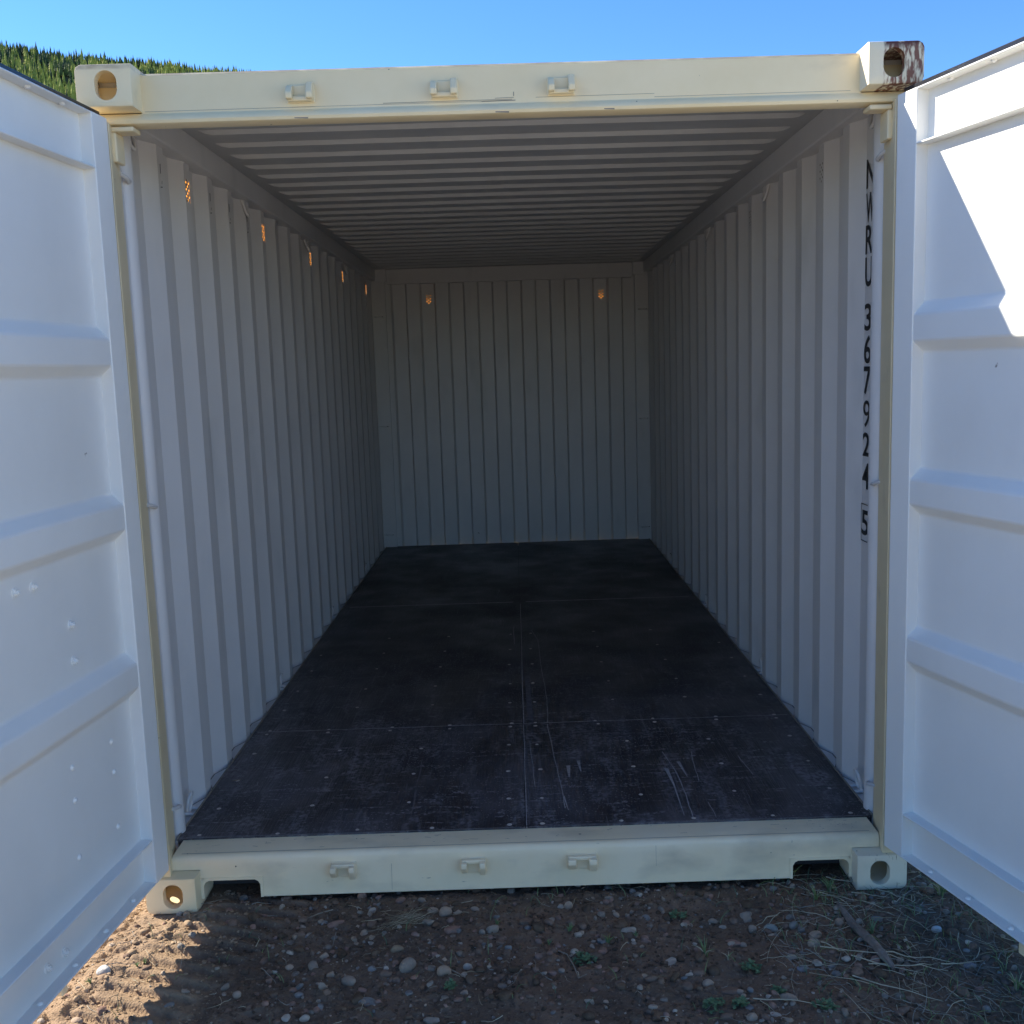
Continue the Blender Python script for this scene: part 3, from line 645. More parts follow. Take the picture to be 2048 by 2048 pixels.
SCR = {(1, 0): [([(0.106, 1.18), (0.118, 0.871), (0.133, 0.519), (0.140, 0.316)], 0.0014, 0), ([(0.026, 0.966), (0.033, 0.734), (0.039, 0.509)], 0.001, 0),
                ([(0.551, 0.813), (0.573, 0.613), (0.574, 0.398), (0.568, 0.207)], 0.0018, 0), ([(0.541, 0.644), (0.546, 0.487), (0.541, 0.224)], [0.008, 0.003, 0.0012], 0),
                ([(0.597, 0.707), (0.607, 0.554)], [0.007, 0.001], 0), ([(0.664, 0.803), (0.648, 0.625), (0.643, 0.515)], 0.0015, 0), ([(0.836, 0.747), (0.852, 0.553)], 0.0015, 0),
                ([(0.643, 0.327), (0.645, 0.201)], 0.0013, 0), ([(0.171, 0.703), (0.169, 0.589)], [0.008, 0.003], 0), ([(0.212, 0.749), (0.216, 0.641)], [0.006, 0.002], 0), ([(0.140, 0.42), (0.150, 0.30)], [0.003, 0.001], 0),
                ([(0.0035, 1.18), (0.0035, 0.19)], 0.0016, 0), ([(0.013, 1.0), (0.013, 0.20)], 0.003, 1), ([(0.05, 0.187), (0.80, 0.186)], 0.0008, 0)],
       (1, 1): [([(0.062, 2.809), (0.096, 2.585), (0.105, 1.942), (0.116, 1.509), (0.107, 1.20)], 0.0012, 0), ([(0.02, 2.5), (0.03, 1.9)], 0.001, 1), ([(0.05, 3.1), (0.055, 2.6)], 0.002, 1), ([(0.15, 1.7), (0.155, 1.45)], 0.001, 1), ([(0.004, 3.5), (0.004, 1.20)], 0.0022, 0), ([(0.03, 1.9), (0.032, 1.25)], 0.012, 1), ([(0.003, 1.1945), (1.15, 1.1945)], 0.0028, 0), ([(0.3, 1.43), (0.7, 1.46)], 0.0010, 1)],
       (0, 0): [([(-1.14, 0.186), (-0.9, 0.186)], 0.001, 0), ([(-0.45, 1.0), (-0.43, 0.80), (-0.38, 0.72)], 0.0008, 1), ([(-0.30, 0.60), (-0.20, 0.45), (-0.16, 0.40)], 0.0009, 1), ([(-0.40, 0.66), (-0.28, 0.52)], 0.0008, 1), ([(-0.9, 0.35), (-0.6, 0.42)], 0.0008, 1)],
       (0, 1): [([(-1.15, 1.1945), (-0.003, 1.1945)], 0.0028, 0), ([(-0.04, 2.9), (-0.035, 2.5)], 0.0018, 0), ([(-0.6, 1.45), (-0.45, 1.40), (-0.25, 1.47)], 0.0010, 1), ([(-0.5, 1.33), (-0.38, 1.22)], 0.0009, 1)],
       (0, 2): [], (1, 2): []}
SY = [(0.178, 1.189), (1.1915, 3.560), (3.5625, 5.924)]
for i, (x0, x1) in enumerate(((-1.1635, -0.0012), (0.0012, 1.1635))):
    for j, (ya, yb) in enumerate(SY):
        b = B(); b.box(x0, x1, ya, yb, 0.143, 0.171)
        for q_ in SCR[(i, j)]:
            ribbon(b, jit(q_[0]) if not isinstance(q_[1], list) else q_[0], q_[1], 0.1716, 1 + q_[2])
        for k in range(46 if j == 0 else 26 if j == 1 else 0):   # little scuffs and specks of grit
            xa = random.uniform(x0 + .03, x1 - .05); yy = random.uniform(ya + .02, min(yb, 2.4)); a = random.gauss(PI / 2, 0.7); L = random.expovariate(1 / 0.008) + 0.002
            ribbon(b, [(xa, yy), (xa + L * math.cos(a), yy + L * math.sin(a))], random.uniform(.0006, .0014), 0.1717, 1 if random.random() < .5 else 2)
        if j == 0: ribbon(b, [(x0 + .01, 0.1792), (x1 - .01, 0.1792)], 0.0011, 0.1716, 1)
        if j == 1: ribbon(b, [(x0 + .04, 3.553), (x1 - .04, 3.553)], 0.009, 0.1716, 1)
        fp = obj('floor_panel', b, [PLY, WEAR, WEARLOW], root)
        cols_e = [0.054, 0.32, 0.568, 0.838, 1.098]; cols_m = [0.058, 0.42, 0.757, 1.095]; sg = -1 if i == 0 else 1
        rows = [(0.198, cols_e), (0.411, cols_m), (0.669, cols_m), (0.942, cols_m), (1.164, cols_e)] if j == 0 else [(1.206, cols_e), (1.482, cols_m), (1.768, cols_m), (2.10, cols_m), (2.395, cols_m), (2.72, cols_m[:3])] if j == 1 else []
        for y_, cs in rows:
            for c_ in cs: screw(fp, sg * c_, y_)
b = B(); b.box(-1.1655, 1.1655, 0.179, 5.93, 0.128, 0.140);  # unseen sheet added to block light through the floor gaps
for k in range(18): b.box(-1.16, 1.16, 0.35 + k * 0.32, 0.40 + k * 0.32, 0.03, 0.1275)
obj('underframe_light_block', b, SCUFF_SHADE, root)

# ---- doors
def bolt(parent, s_, z, n_, big, sg):
    b = B(); c = (s_, sg * n_, z)
    if big:
        b.tube([(s_, sg * n_, z), (s_, sg * (n_ + 0.003), z)], 0.013, 16); b.tube([(s_, sg * (n_ + 0.003), z), (s_, sg * (n_ + 0.011), z)], 0.0085, 6); b.tube([(s_, sg * (n_ + 0.011), z), (s_, sg * (n_ + 0.016), z)], 0.005, 10)
    else: b.tube([(s_, sg * n_, z), (s_, sg * (n_ + 0.002), z), (s_, sg * (n_ + 0.005), z), (s_, sg * (n_ + 0.0065), z)], [0.0085, 0.0082, 0.006, 0.002], 12)
    return obj('bolt', b, DOORP, parent, smooth=not big)
def door(H, ang, side, label):
    """local x = from hinge to free edge, local y = sg*n (n grows towards the inside)"""
    sg = 1 if side < 0 else -1
    a = math.radians(ang)
    sd = Vector((side * math.sin(a), -math.cos(a), 0)); yd = Vector((0, 0, 1)).cross(sd)
    b = B(); N0 = -0.038; W_ = 1.165
    def bx(s0, s1, n0, n1, z0, z1, mi=0):
        y0, y1 = sorted((sg * n0, sg * n1)); b.box(s0, s1, y0, y1, z0, z1, mi)
    ZB, ZT = 0.1525, 2.441
    bx(0, 0.090, -0.050, 0, ZB, ZT); bx(W_ - 0.09, W_, -0.050, 0, ZB, ZT)
    bx(0.090, W_ - 0.09, -0.048, 0, ZT - 0.007, ZT - 0.0005); bx(0.090, W_ - 0.09, -0.044, -0.0006, 2.284, 2.291)
    bx(0.090, W_ - 0.09, -0.048, 0, ZB + 0.0005, ZB + 0.007); bx(0.090, W_ - 0.09, -0.044, -0.0006, 0.291, 0.298)
    d = obj('door', b, DOORP, root, bevel=0.0035)
    mtx = Matrix((sd, yd, Vector((0, 0, 1)))).transposed().to_4x4(); mtx.translation = Vector((H[0], H[1], 0)); d.matrix_world = mtx
    d['label'] = label
    # ribbed panel
    zp = [(0.158, N0)]
    for (za, zb, zc, zd) in ((0.748, 0.782, 0.856, 0.888), (1.230, 1.260, 1.335, 1.366), (1.707, 1.737, 1.813, 1.848)):
        zp += [(za, N0), (zb, -0.003), (zc, -0.003), (zd, N0)]
    zp += [(2.436, N0)]
    b = B(); xs = [0.088, 0.3, 0.6, 0.9, W_ - 0.088]
    b.sheet([(sg * n_, z) for z, n_ in zp], 0, 0, xs)
    bf = obj('ribbed_panel', b, DOORP, d, bevel=0.007, seg=3)
    # rubber seal round the edge
    b = B(); bx2 = lambda s0, s1, n0, n1, z0, z1: b.box(s0, s1, *sorted((sg * n0, sg * n1)), z0, z1)
    bx2(0.004, W_, -0.040, -0.018, ZT + 0.0004, ZT + 0.018); bx2(0.010, W_, -0.062, -0.0405, ZT - 0.01, ZT + 0.012)
    bx2(0.0, W_, -0.055, -0.051, ZB - 0.018, ZB + 0.01)
    bx2(-0.007, -0.0004, -0.045, -0.012, ZB, ZT)
    obj('rubber_seal', b, RUBBER, d, bevel=0.003)
    # outside: locking rods with cams
    for s_ in (0.560, 0.975):
        b = B(); b.tube([(s_, -sg * 0.082, ZB - 0.04), (s_, -sg * 0.082, ZT + 0.045)], 0.0165, 12)
        for z in (0.42, 1.0, 1.55, 2.2): b.box(s_ - 0.05, s_ + 0.05, *sorted((-sg * 0.052, -sg * 0.100)), z, z + 0.04)
        for z in (ZB - 0.055, ZT + 0.02):
            b.box(s_ - 0.030, s_ + 0.030, *sorted((-sg * 0.060, -sg * 0.100)), z, z + 0.028); b.box(s_ - 0.022, s_ + 0.005, *sorted((-sg * 0.045, -sg * 0.112)), z - 0.012, z + 0.034)
        obj('locking_rod', b, CREAM, d, bevel=0.004)
    b = B(); 
    b.box(0.0, W_, *sorted((-sg * 0.0505, -sg * 0.0535)), ZB + 0.012, ZT - 0.012); obj('outer_skin', b, CREAM, d)
    return d, sg
dl, sgl = door((-1.134, -0.003), 5.6, -1, 'open left door with large hex bolts on its inner panel')
for s_, z, big in ((0.611, 1.186, 1), (0.532, 1.184, 1), (0.374, 1.046, 1), (0.375, 0.946, 1), (0.431, 0.666, 0), (0.433, 0.574, 0), (0.216, 0.658, 0), (0.216, 0.566, 0), (0.220, 0.401, 0), (0.439, 0.414, 0), (0.543, 0.274, 0), (0.621, 0.277, 0), (0.551, 0.205, 1), (0.633, 0.210, 1)):
    bolt(dl, s_, z, -0.038, big, sgl)
dr, sgr = door((1.140, -0.003), 15.0, 1, 'open right door partly lit by the sun')
def frivet(parent, s_, z, up, sg):
    b = B(); k = 1 if up else -1; b.tube([(s_, -sg * 0.020, z), (s_, -sg * 0.020, z + k * 0.002), (s_, -sg * 0.020, z + k * 0.0055), (s_, -sg * 0.020, z + k * 0.007)], [0.0085, 0.0082, 0.006, 0.002], 12)
    obj('bolt', b, DOORP, parent, smooth=True)
for dd, sg in ((dl, sgl), (dr, sgr)):
    for s_ in (0.205, 0.370, 0.537, 0.705, 0.87): frivet(dd, s_, 0.1595, True, sg); frivet(dd, s_, 2.434, False, sg)

# ================================================================== THINGS ON THE GROUND
ROCKCOL = {'reddish': ((0.26, 0.145, 0.105), (0.38, 0.235, 0.175)), 'grey': ((0.26, 0.205, 0.155), (0.38, 0.305, 0.235)), 'tan': ((0.33, 0.235, 0.16), (0.48, 0.365, 0.265)),
           'ochre': ((0.25, 0.17, 0.10), (0.36, 0.26, 0.16)), 'pale': ((0.40, 0.33, 0.255), (0.54, 0.45, 0.355)), 'brown': ((0.17, 0.105, 0.072), (0.26, 0.17, 0.12)),
           'blue': ((0.19, 0.175, 0.155), (0.29, 0.27, 0.245)), 'green': ((0.22, 0.24, 0.21), (0.34, 0.35, 0.31)), 'white': ((0.50, 0.49, 0.46), (0.64, 0.62, 0.58)), 'lilac': ((0.23, 0.205, 0.20), (0.33, 0.295, 0.285))}
ROCK = {k_: mat('rock_' + k_, a, b_, rough=0.85, scale=45, bump=0.35, bscale=120, spec=0.25) for k_, (a, b_) in ROCKCOL.items()}
for m_ in ROCK.values():
    over(m_, mul(m_, noise_mask(m_, 24, 0.46, 0.60, (1, 1, 1), 8), 0.5), (0.13, 0.09, 0.065))
def ico(sub):
    bm = bmesh.new(); bmesh.ops.create_icosphere(bm, subdivisions=sub, radius=1); v = np.array([x_.co[:] for x_ in bm.verts]); f = [tuple(q_.index for q_ in p.verts) for p in bm.faces]; bm.free(); return v, f
IV, IF = ico(3); JV, JF = ico(1); KV, KF = ico(2)
def rock_verts(V, w, d, h, shape, seed):
    r = np.random.default_rng(seed); v = V.copy()
    pw = {'round': 1.0, 'oval': 1.0, 'flat': 0.85, 'block': 0.6}[shape]
    v = np.sign(v) * np.abs(v) ** pw
    for _ in range({'round': 1, 'oval': 1, 'flat': 5, 'block': 8}[shape]):      # planar cuts
        nn = r.normal(0, 1, 3); nn /= np.linalg.norm(nn); cut = r.uniform(0.62, 0.9); dd = v @ nn; v = v - np.outer(np.maximum(dd - cut, 0) * 0.92, nn)
    for fq, am in ((1.3, 0.16), (2.9, 0.06), (7, 0.02)):
        ph = r.uniform(0, 6.28, 3); v = v * (1 + am * (np.sin(v[:, :1] * fq + ph[0]) * np.sin(v[:, 1:2] * fq * 1.1 + ph[1]) + np.sin(v[:, 2:3] * fq + ph[2]) * 0.5))
    v = v / np.abs(v).max(0)
    return v * np.array([w / 2, d / 2, h / 2])
ST = [
(-0.542, 0.059, 0.031, 0.028, 'reddish', 'round'),(-0.412, 0.033, 0.033, 0.02, 'reddish', 'round'),
(-0.34, 0.024, 0.031, 0.02, 'grey', 'oval'),(-0.263, -0.053, 0.042, 0.035, 'tan', 'round'),
(-0.301, -0.036, 0.035, 0.024, 'tan', 'flat'),(-0.221, -0.052, 0.03, 0.014, 'tan', 'oval'),
(-0.169, -0.039, 0.029, 0.019, 'grey', 'oval'),(-0.597, -0.098, 0.051, 0.022, 'reddish', 'block'),
(-0.228, -0.15, 0.057, 0.023, 'reddish', 'block'),(-0.312, -0.114, 0.037, 0.028, 'grey', 'flat'),
(-0.391, -0.262, 0.039, 0.032, 'ochre', 'block'),(-0.35, -0.35, 0.05, 0.036, 'grey', 'round'),
(-0.243, -0.386, 0.038, 0.032, 'tan', 'round'),(-0.177, -0.345, 0.027, 0.027, 'pale', 'oval'),
(-0.109, -0.17, 0.037, 0.029, 'grey', 'block'),(-0.141, -0.175, 0.019, 0.019, 'grey', 'round'),
(-0.623, -0.324, 0.029, 0.036, 'grey', 'oval'),(-0.566, -0.377, 0.026, 0.026, 'tan', 'block'),
(-0.508, -0.408, 0.04, 0.029, 'grey', 'oval'),(-0.576, -0.444, 0.027, 0.025, 'grey', 'block'),
(-0.6, -0.273, 0.029, 0.028, 'tan', 'block'),(-0.41, -0.373, 0.038, 0.027, 'brown', 'flat'),
(-0.441, -0.5, 0.047, 0.021, 'blue', 'flat'),(-0.263, -0.588, 0.041, 0.026, 'grey', 'block'),
(-0.466, -0.445, 0.027, 0.017, 'reddish', 'block'),(-0.493, -0.034, 0.028, 0.018, 'pale', 'block'),
(-0.599, -0.566, 0.026, 0.023, 'pale', 'oval'),(0.127, -0.038, 0.028, 0.028, 'tan', 'round'),
(0.263, 0.007, 0.029, 0.017, 'grey', 'block'),(0.366, -0.11, 0.029, 0.021, 'blue', 'round'),
(0.304, -0.19, 0.044, 0.017, 'pale', 'flat'),(0.35, -0.239, 0.029, 0.016, 'reddish', 'block'),
(0.402, -0.357, 0.043, 0.019, 'pale', 'flat'),(0.336, -0.451, 0.035, 0.026, 'brown', 'flat'),
(0.492, -0.465, 0.032, 0.027, 'tan', 'oval'),(0.274, -0.361, 0.018, 0.012, 'tan', 'round'),
(0.445, -0.431, 0.021, 0.012, 'pale', 'block'),(0.43, -0.478, 0.028, 0.035, 'brown', 'flat'),
(0.159, -0.538, 0.025, 0.016, 'grey', 'block'),(0.566, -0.143, 0.026, 0.018, 'grey', 'round'),
(0.59, -0.168, 0.022, 0.014, 'pale', 'flat'),(0.668, -0.137, 0.03, 0.035, 'grey', 'block'),
(0.673, -0.195, 0.03, 0.023, 'grey', 'round'),(0.733, -0.192, 0.039, 0.028, 'green', 'oval'),
(0.808, -0.137, 0.033, 0.021, 'blue', 'flat'),(0.799, -0.197, 0.031, 0.03, 'blue', 'oval'),
(0.728, -0.237, 0.038, 0.02, 'pale', 'flat'),(0.845, -0.258, 0.043, 0.022, 'tan', 'oval'),
(0.832, -0.302, 0.036, 0.029, 'tan', 'round'),(0.942, -0.188, 0.029, 0.033, 'tan', 'oval'),
(1.061, -0.177, 0.04, 0.022, 'blue', 'oval'),(1.003, -0.185, 0.023, 0.02, 'pale', 'round'),
(1.216, -0.244, 0.03, 0.025, 'white', 'round'),(1.23, -0.428, 0.033, 0.023, 'lilac', 'block'),
(0.696, -0.537, 0.045, 0.028, 'tan', 'oval'),(0.577, -0.626, 0.03, 0.022, 'tan', 'round'),
(0.639, -0.616, 0.027, 0.015, 'pale', 'flat'),(0.601, -0.262, 0.047, 0.017, 'reddish', 'flat'),
(0.768, -0.406, 0.038, 0.02, 'lilac', 'flat'),(0.856, -0.441, 0.035, 0.016, 'blue', 'flat'),
(0.544, -0.497, 0.046, 0.016, 'brown', 'flat'),(0.571, -0.504, 0.02, 0.017, 'tan', 'round'),
(1.15, -0.54, 0.02, 0.016, 'reddish', 'round'),(0.789, 0.022, 0.033, 0.021, 'blue', 'flat'),
(0.862, 0.042, 0.019, 0.016, 'tan', 'round'),(0.956, -0.358, 0.028, 0.021, 'brown', 'round'),
(0.752, -0.353, 0.03, 0.019, 'pale', 'block'),(-1.227, -0.328, 0.041, 0.028, 'white', 'round'),
(-1.214, -0.545, 0.035, 0.022, 'tan', 'oval'),(-1.302, -0.555, 0.018, 0.015, 'pale', 'round'),
(-0.955, -0.442, 0.023, 0.01, 'tan', 'block'),(-0.852, -0.415, 0.025, 0.023, 'grey', 'block'),
(-0.98, -0.496, 0.031, 0.018, 'blue', 'flat'),(-0.934, -0.273, 0.027, 0.023, 'brown', 'block'),
(-0.921, -0.084, 0.034, 0.03, 'brown', 'round'),(-0.943, -0.055, 0.021, 0.017, 'reddish', 'round'),

]
SHAPEW = {'round': 'rounded', 'oval': 'oval', 'flat': 'flat', 'block': 'angular'}
COLW = {'reddish': 'reddish', 'grey': 'grey', 'tan': 'tan', 'ochre': 'ochre', 'pale': 'pale', 'brown': 'brown', 'blue': 'blue-grey', 'green': 'greenish grey', 'white': 'whitish', 'lilac': 'lilac-grey'}
def where(x, y):
    if x < -1.0: w = 'in the sun below left door'
    elif x < -0.80: w = 'just right of the sunlit patch'
    elif x < -0.38: w = 'below the left sill lug' 
    elif x < 0.0: w = 'below the middle sill lug'
    elif x < 0.38: w = 'below the right sill lug'
    elif x < 0.62: w = 'left of the right notch'
    elif x < 0.93: w = 'left of the weathered stick'
    else: w = 'right of the weathered stick'
    r = 'near the container' if y > -0.13 else 'midway out' if y > -0.36 else 'low in the photo'
    return w, r
labs = []
for (x, y, w, h, c, s_) in ST:
    ww, rr = where(x, y); labs.append('%s %s stone %s, %s' % (COLW[c], SHAPEW[s_], ww, rr))
for L in set(labs):
    idx = [i for i, l in enumerate(labs) if l == L]
    if len(idx) > 1:
        idx.sort(key=lambda i: ST[i][0])
        nm = {2: ('left', 'right'), 3: ('leftmost', 'middle', 'rightmost')}.get(len(idx), ('first', 'second', 'third', 'fourth', 'fifth'))
        for k_, i in enumerate(idx): labs[i] = nm[k_] + (' of two ' if len(idx) == 2 else ' of several ') + L.replace(' stone ', ' stones ')
for i, (x, y, w, h, c, s_) in enumerate(ST):
    random.seed(100 + i)
    w *= 1.12; d = w * {'round': 0.9, 'oval': 0.75, 'flat': 0.7, 'block': 0.62}[s_]; hh = max(min(h * 1.1, w) * {'round': 0.95, 'oval': 0.8, 'flat': 0.65, 'block': 0.85}[s_], 0.010)
    if h > w: d = w * 1.3
    v = rock_verts(IV, w, d, hh, s_, 500 + i); b = B(); b.v = [tuple(p) for p in v]; b.f = list(IF); b.m = [0] * len(IF)
    o = obj('stone', b, ROCK[c], smooth=True); o.location = (x, y, g1(x, y) + hh * 0.10); o.rotation_euler = (random.uniform(-.15, .15), random.uniform(-.15, .15), random.uniform(-.5, .5))
    tag(o, labs[i], 'stone', 'stones lying on the bare soil')

# gravel and crumbs nobody could count
rng = np.random.default_rng(8)
keys = ['reddish', 'grey', 'tan', 'pale', 'brown', 'brown', 'blue', 'grey', 'reddish']; gmats = [ROCK[k_] for k_ in keys]
def scatter(name, n, smin, smax, label, cat, V, F, soil=False, xr=(-1.5, 1.4), seed=0, flt=None, mats=None):
    r = np.random.default_rng(seed); av = []; af = []; am = []; k = 0
    for i in range(n):
        x = r.uniform(*xr); y = r.uniform(-0.78, 0.14)
        if flt and not flt(x, y, r): continue
        s_ = smin * (smax / smin) ** (r.random() ** 1.7)
        v = rock_verts(V, s_, s_ * r.uniform(.6, 1), s_ * r.uniform(.45, .8), r.choice(['oval', 'flat', 'block', 'block']), int(r.integers(1e9)))
        a = r.uniform(0, 6.28); ca, sa = math.cos(a), math.sin(a); v = np.stack([v[:, 0] * ca - v[:, 1] * sa + x, v[:, 0] * sa + v[:, 1] * ca + y, v[:, 2] + g1(x, y) + s_ * 0.06], -1)
        av.append(v); af += [tuple(q_ + k for q_ in f) for f in F]; am += [int(r.integers(len(mats or gmats)))] * len(F); k += len(V)
    b = B(); b.v = [tuple(p) for p in np.concatenate(av)]; b.f = af; b.m = am
    o = obj(name, b, mats or gmats, smooth=True); tag(o, label, cat, kind='stuff'); return o
scatter('gravel', 5200, 0.004, 0.030, 'small gravel and pebbles bedded in the soil', 'gravel', KV, KF, seed=2, flt=lambda x, y, r: r.random() < (0.95 if vnoise(np.array([x * 3.1]), np.array([y * 3.1]), 90)[0] > 0.45 else 0.35) * (1.0 if x > 0.35 else 0.75) * (0.5 if x < -0.75 else 1))
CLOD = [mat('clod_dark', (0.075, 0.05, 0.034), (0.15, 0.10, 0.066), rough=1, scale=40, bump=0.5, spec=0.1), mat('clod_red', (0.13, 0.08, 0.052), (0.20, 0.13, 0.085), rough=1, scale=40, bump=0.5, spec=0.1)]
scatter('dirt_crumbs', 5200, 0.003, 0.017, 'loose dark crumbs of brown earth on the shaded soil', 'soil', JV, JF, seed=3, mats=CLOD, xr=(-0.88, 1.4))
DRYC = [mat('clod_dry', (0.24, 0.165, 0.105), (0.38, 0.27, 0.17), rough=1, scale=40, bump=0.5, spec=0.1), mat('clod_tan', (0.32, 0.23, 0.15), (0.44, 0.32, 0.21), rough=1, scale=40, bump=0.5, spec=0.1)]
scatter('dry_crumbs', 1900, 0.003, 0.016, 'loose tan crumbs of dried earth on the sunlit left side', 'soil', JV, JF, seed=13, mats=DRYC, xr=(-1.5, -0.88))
# larger clods on the rim of the rut
def rimflt(x, y, r): return abs(x - (-0.90 + 0.42 * (y + 0.05)) + 0.21) < 0.07 and r.random() < 0.8
scatter('earth_clods', 220, 0.010, 0.038, 'broken earth clods along the rim of the sunlit rut', 'soil', KV, KF, seed=6, flt=rimflt, mats=DRYC, xr=(-1.4, -0.9))

scatter('dirt_clods', 420, 0.014, 0.045, 'broken brown earth clods and rubble half sunk in the shaded soil', 'soil', KV, KF, seed=31, mats=CLOD + [ROCK['brown']], xr=(-0.9, 1.3))
# straw
STRAW = [mat('straw_pale', (0.38, 0.31, 0.20), (0.50, 0.42, 0.28), rough=0.7, scale=20), mat('straw_brown', (0.20, 0.15, 0.09), (0.30, 0.23, 0.14), rough=0.8, scale=20), mat('straw_grey', (0.22, 0.19, 0.15), (0.32, 0.28, 0.22), rough=0.8, scale=20)]
GREEN = [mat('leaf_green', (0.095, 0.17, 0.075), (0.16, 0.25, 0.115), rough=0.55, scale=20), mat('blade_green', (0.13, 0.18, 0.06), (0.22, 0.28, 0.10), rough=0.5, scale=20), mat('leaf_dark', (0.06, 0.12, 0.055), (0.11, 0.18, 0.085), rough=0.55, scale=20)]
def stalk(b, x, y, a, L, w, mi, r, lift=0.004, curve=0.5, rise=0.0):
    pts = []; n = 6; c = a; px, py = x, y; k = r.uniform(-curve, curve) / n
    for i in range(n + 1):
        t_ = i / n; pts.append((px, py, g1(px, py) + lift + rise * L * math.sin(t_ * 2.2) + r.uniform(0, 0.002)))
        px += math.cos(c) * L / n; py += math.sin(c) * L / n; c += k
    b.tube(pts, [w * (1 - 0.6 * i / n) for i in range(n + 1)], 4, mi)
r = np.random.default_rng(21); b = B()
for i in range(2400):
    x = r.uniform(-1.45, 1.4); y = r.uniform(-0.75, 0.12)
    dens = 0.10 + 0.9 * float(ss(0.72, 1.0, np.array([x + 0.35 * vnoise(np.array([x * 4]), np.array([y * 4]), 66)[0] - 0.15]))[0]) + (0.25 if x < -1.0 else 0)
    if r.random() > dens: continue
    L = (0.03 + 0.16 * r.random() ** 2) if x > 0.7 else (0.02 + 0.07 * r.random() ** 2)
    stalk(b, x, y, r.uniform(0, 6.28), L, r.uniform(0.0006, 0.0016), int(r.integers(3)), r, lift=r.uniform(0.002, 0.012), curve=1.2)
for (xa, ya, xb, yb) in ((0.981, 0.078, 1.116, -0.007), (1.116, -0.007, 1.215, -0.096), (0.849, -0.309, 0.912, -0.384), (0.912, -0.384, 1.082, -0.482), (0.889, -0.468, 1.081, -0.604), (0.559, -0.543, 0.777, -0.578), (0.93, -0.02, 1.1, -0.13), (1.03, -0.03, 1.14, -0.06), (1.1, 0.02, 1.3, -0.01), (1.0, -0.38, 1.2, -0.40), (1.15, -0.43, 1.27, -0.42), (0.84, -0.33, 1.05, -0.42), (0.95, -0.42, 1.16, -0.44)):
    a = math.atan2(yb - ya, xb - xa); stalk(b, xa, ya, a, math.hypot(xb - xa, yb - ya), 0.0022, 0, r, lift=0.010, curve=0.3)
o = obj('dry_grass', b, STRAW, smooth=True); tag(o, 'dry straw and dead grass stalks strewn over the soil', 'dry grass', kind='stuff')
b = B()
for i in range(430):
    x = r.uniform(0.75, 1.45) if r.random() < 0.8 else r.uniform(-1.2, 0.7); y = r.uniform(-0.72, 0.12)
    px, py = x, y; a = r.uniform(0, 6.28); L = r.uniform(0.015, 0.055); z = g1(x, y)
    lean = r.uniform(0.3, 1.1); pts = [(x + math.cos(a) * L * t_ * t_ * lean, y + math.sin(a) * L * t_ * t_ * lean, z + L * t_ * (1 - 0.35 * lean * t_)) for t_ in (0, .33, .66, 1)]
    b.tube(pts, [0.0012, 0.0011, 0.0008, 0.0002], 3, 1 if r.random() < .6 else 2)
o = obj('grass', b, GREEN, smooth=True); tag(o, 'thin green grass blades coming up in the shaded soil', 'grass', kind='stuff')

# single weeds, tufts
def leaf(b, c, a, L, w, tilt, mi):
    c = Vector(c); d = Vector((math.cos(a) * math.cos(tilt), math.sin(a) * math.cos(tilt), math.sin(tilt))); s_ = Vector((-math.sin(a), math.cos(a), 0)); up = d.cross(s_) * -1
    rows = []
    for t_, ww in ((0, 0.15), (0.3, 0.8), (0.6, 1.0), (0.85, 0.65), (1.0, 0.1)):
        p = c + d * L * t_ - Vector((0, 0, 0.25 * L * t_ * t_)); rows.append([p - s_ * w * ww * 0.5 + Vector((0, 0, 0.12 * w)), p, p + s_ * w * ww * 0.5 + Vector((0, 0, 0.12 * w))])
    b.add([q_ for R_ in rows for q_ in R_], [(i * 3 + j, i * 3 + j + 1, (i + 1) * 3 + j + 1, (i + 1) * 3 + j) for i in range(4) for j in range(2)], mi)
def clover(name, x, y, w, label, seed):
    random.seed(seed); b = B()
    for k in range(int(10 + w * 260)):
        rr = w * 0.5 * math.sqrt(random.random()); a = random.uniform(0, 6.28); lx, ly = math.cos(a) * rr, math.sin(a) * rr * 0.8; z = g1(x + lx, y + ly) + random.uniform(0.004, 0.018) * (1 - rr / w)
        s_ = random.uniform(0.007, 0.013)
        for q_ in range(3): leaf(b, (lx, ly, z), a + q_ * 2.1 + random.random(), s_, s_ * 0.8, random.uniform(-0.1, 0.9), 0 if random.random() < .6 else 2)
        if k % 3 == 0: b.tube([(lx * .5, ly * .5, g1(x, y)), (lx, ly, z)], 0.0006, 3, 2)
    o = obj(name, b, GREEN, smooth=True); o.location = (x, y, 0.003); tag(o, label, 'weed', 'weeds in the soil')
def tuft(name, x, y, w, label, seed, n=16, mix=0.25, cat='grass tuft', grp='grass tufts in the soil', hgt=1.0, mats=None, flat=False):
    random.seed(seed); b = B()
    for k in range(n):
        a = random.uniform(0, 6.28); L = w * random.uniform(0.5, 1.15) * hgt; lean = random.uniform(0.25, 1.0) if not flat else random.uniform(1.0, 1.5); rr = random.uniform(0, w * 0.12)
        x0, y0 = math.cos(a) * rr, math.sin(a) * rr; z = g1(x + x0, y + y0)
        pts = [(x0 + math.cos(a) * L * t_ * t_ * lean * .8, y0 + math.sin(a) * L * t_ * t_ * lean * .8, z + (L * t_ * (1 - 0.5 * lean * t_) if not flat else L * 0.3 * math.sin(t_ * 2.8)) + 0.001) for t_ in (0, .25, .5, .75, 1)]
        b.tube(pts, [0.0016, 0.0016, 0.0013, 0.0009, 0.0002], 4, random.choice((1, 1, 0)) if random.random() > mix else 3)
    o = obj(name, b, mats or (GREEN + [STRAW[0]]), smooth=True); o.location = (x, y, 0); tag(o, label, cat, grp)
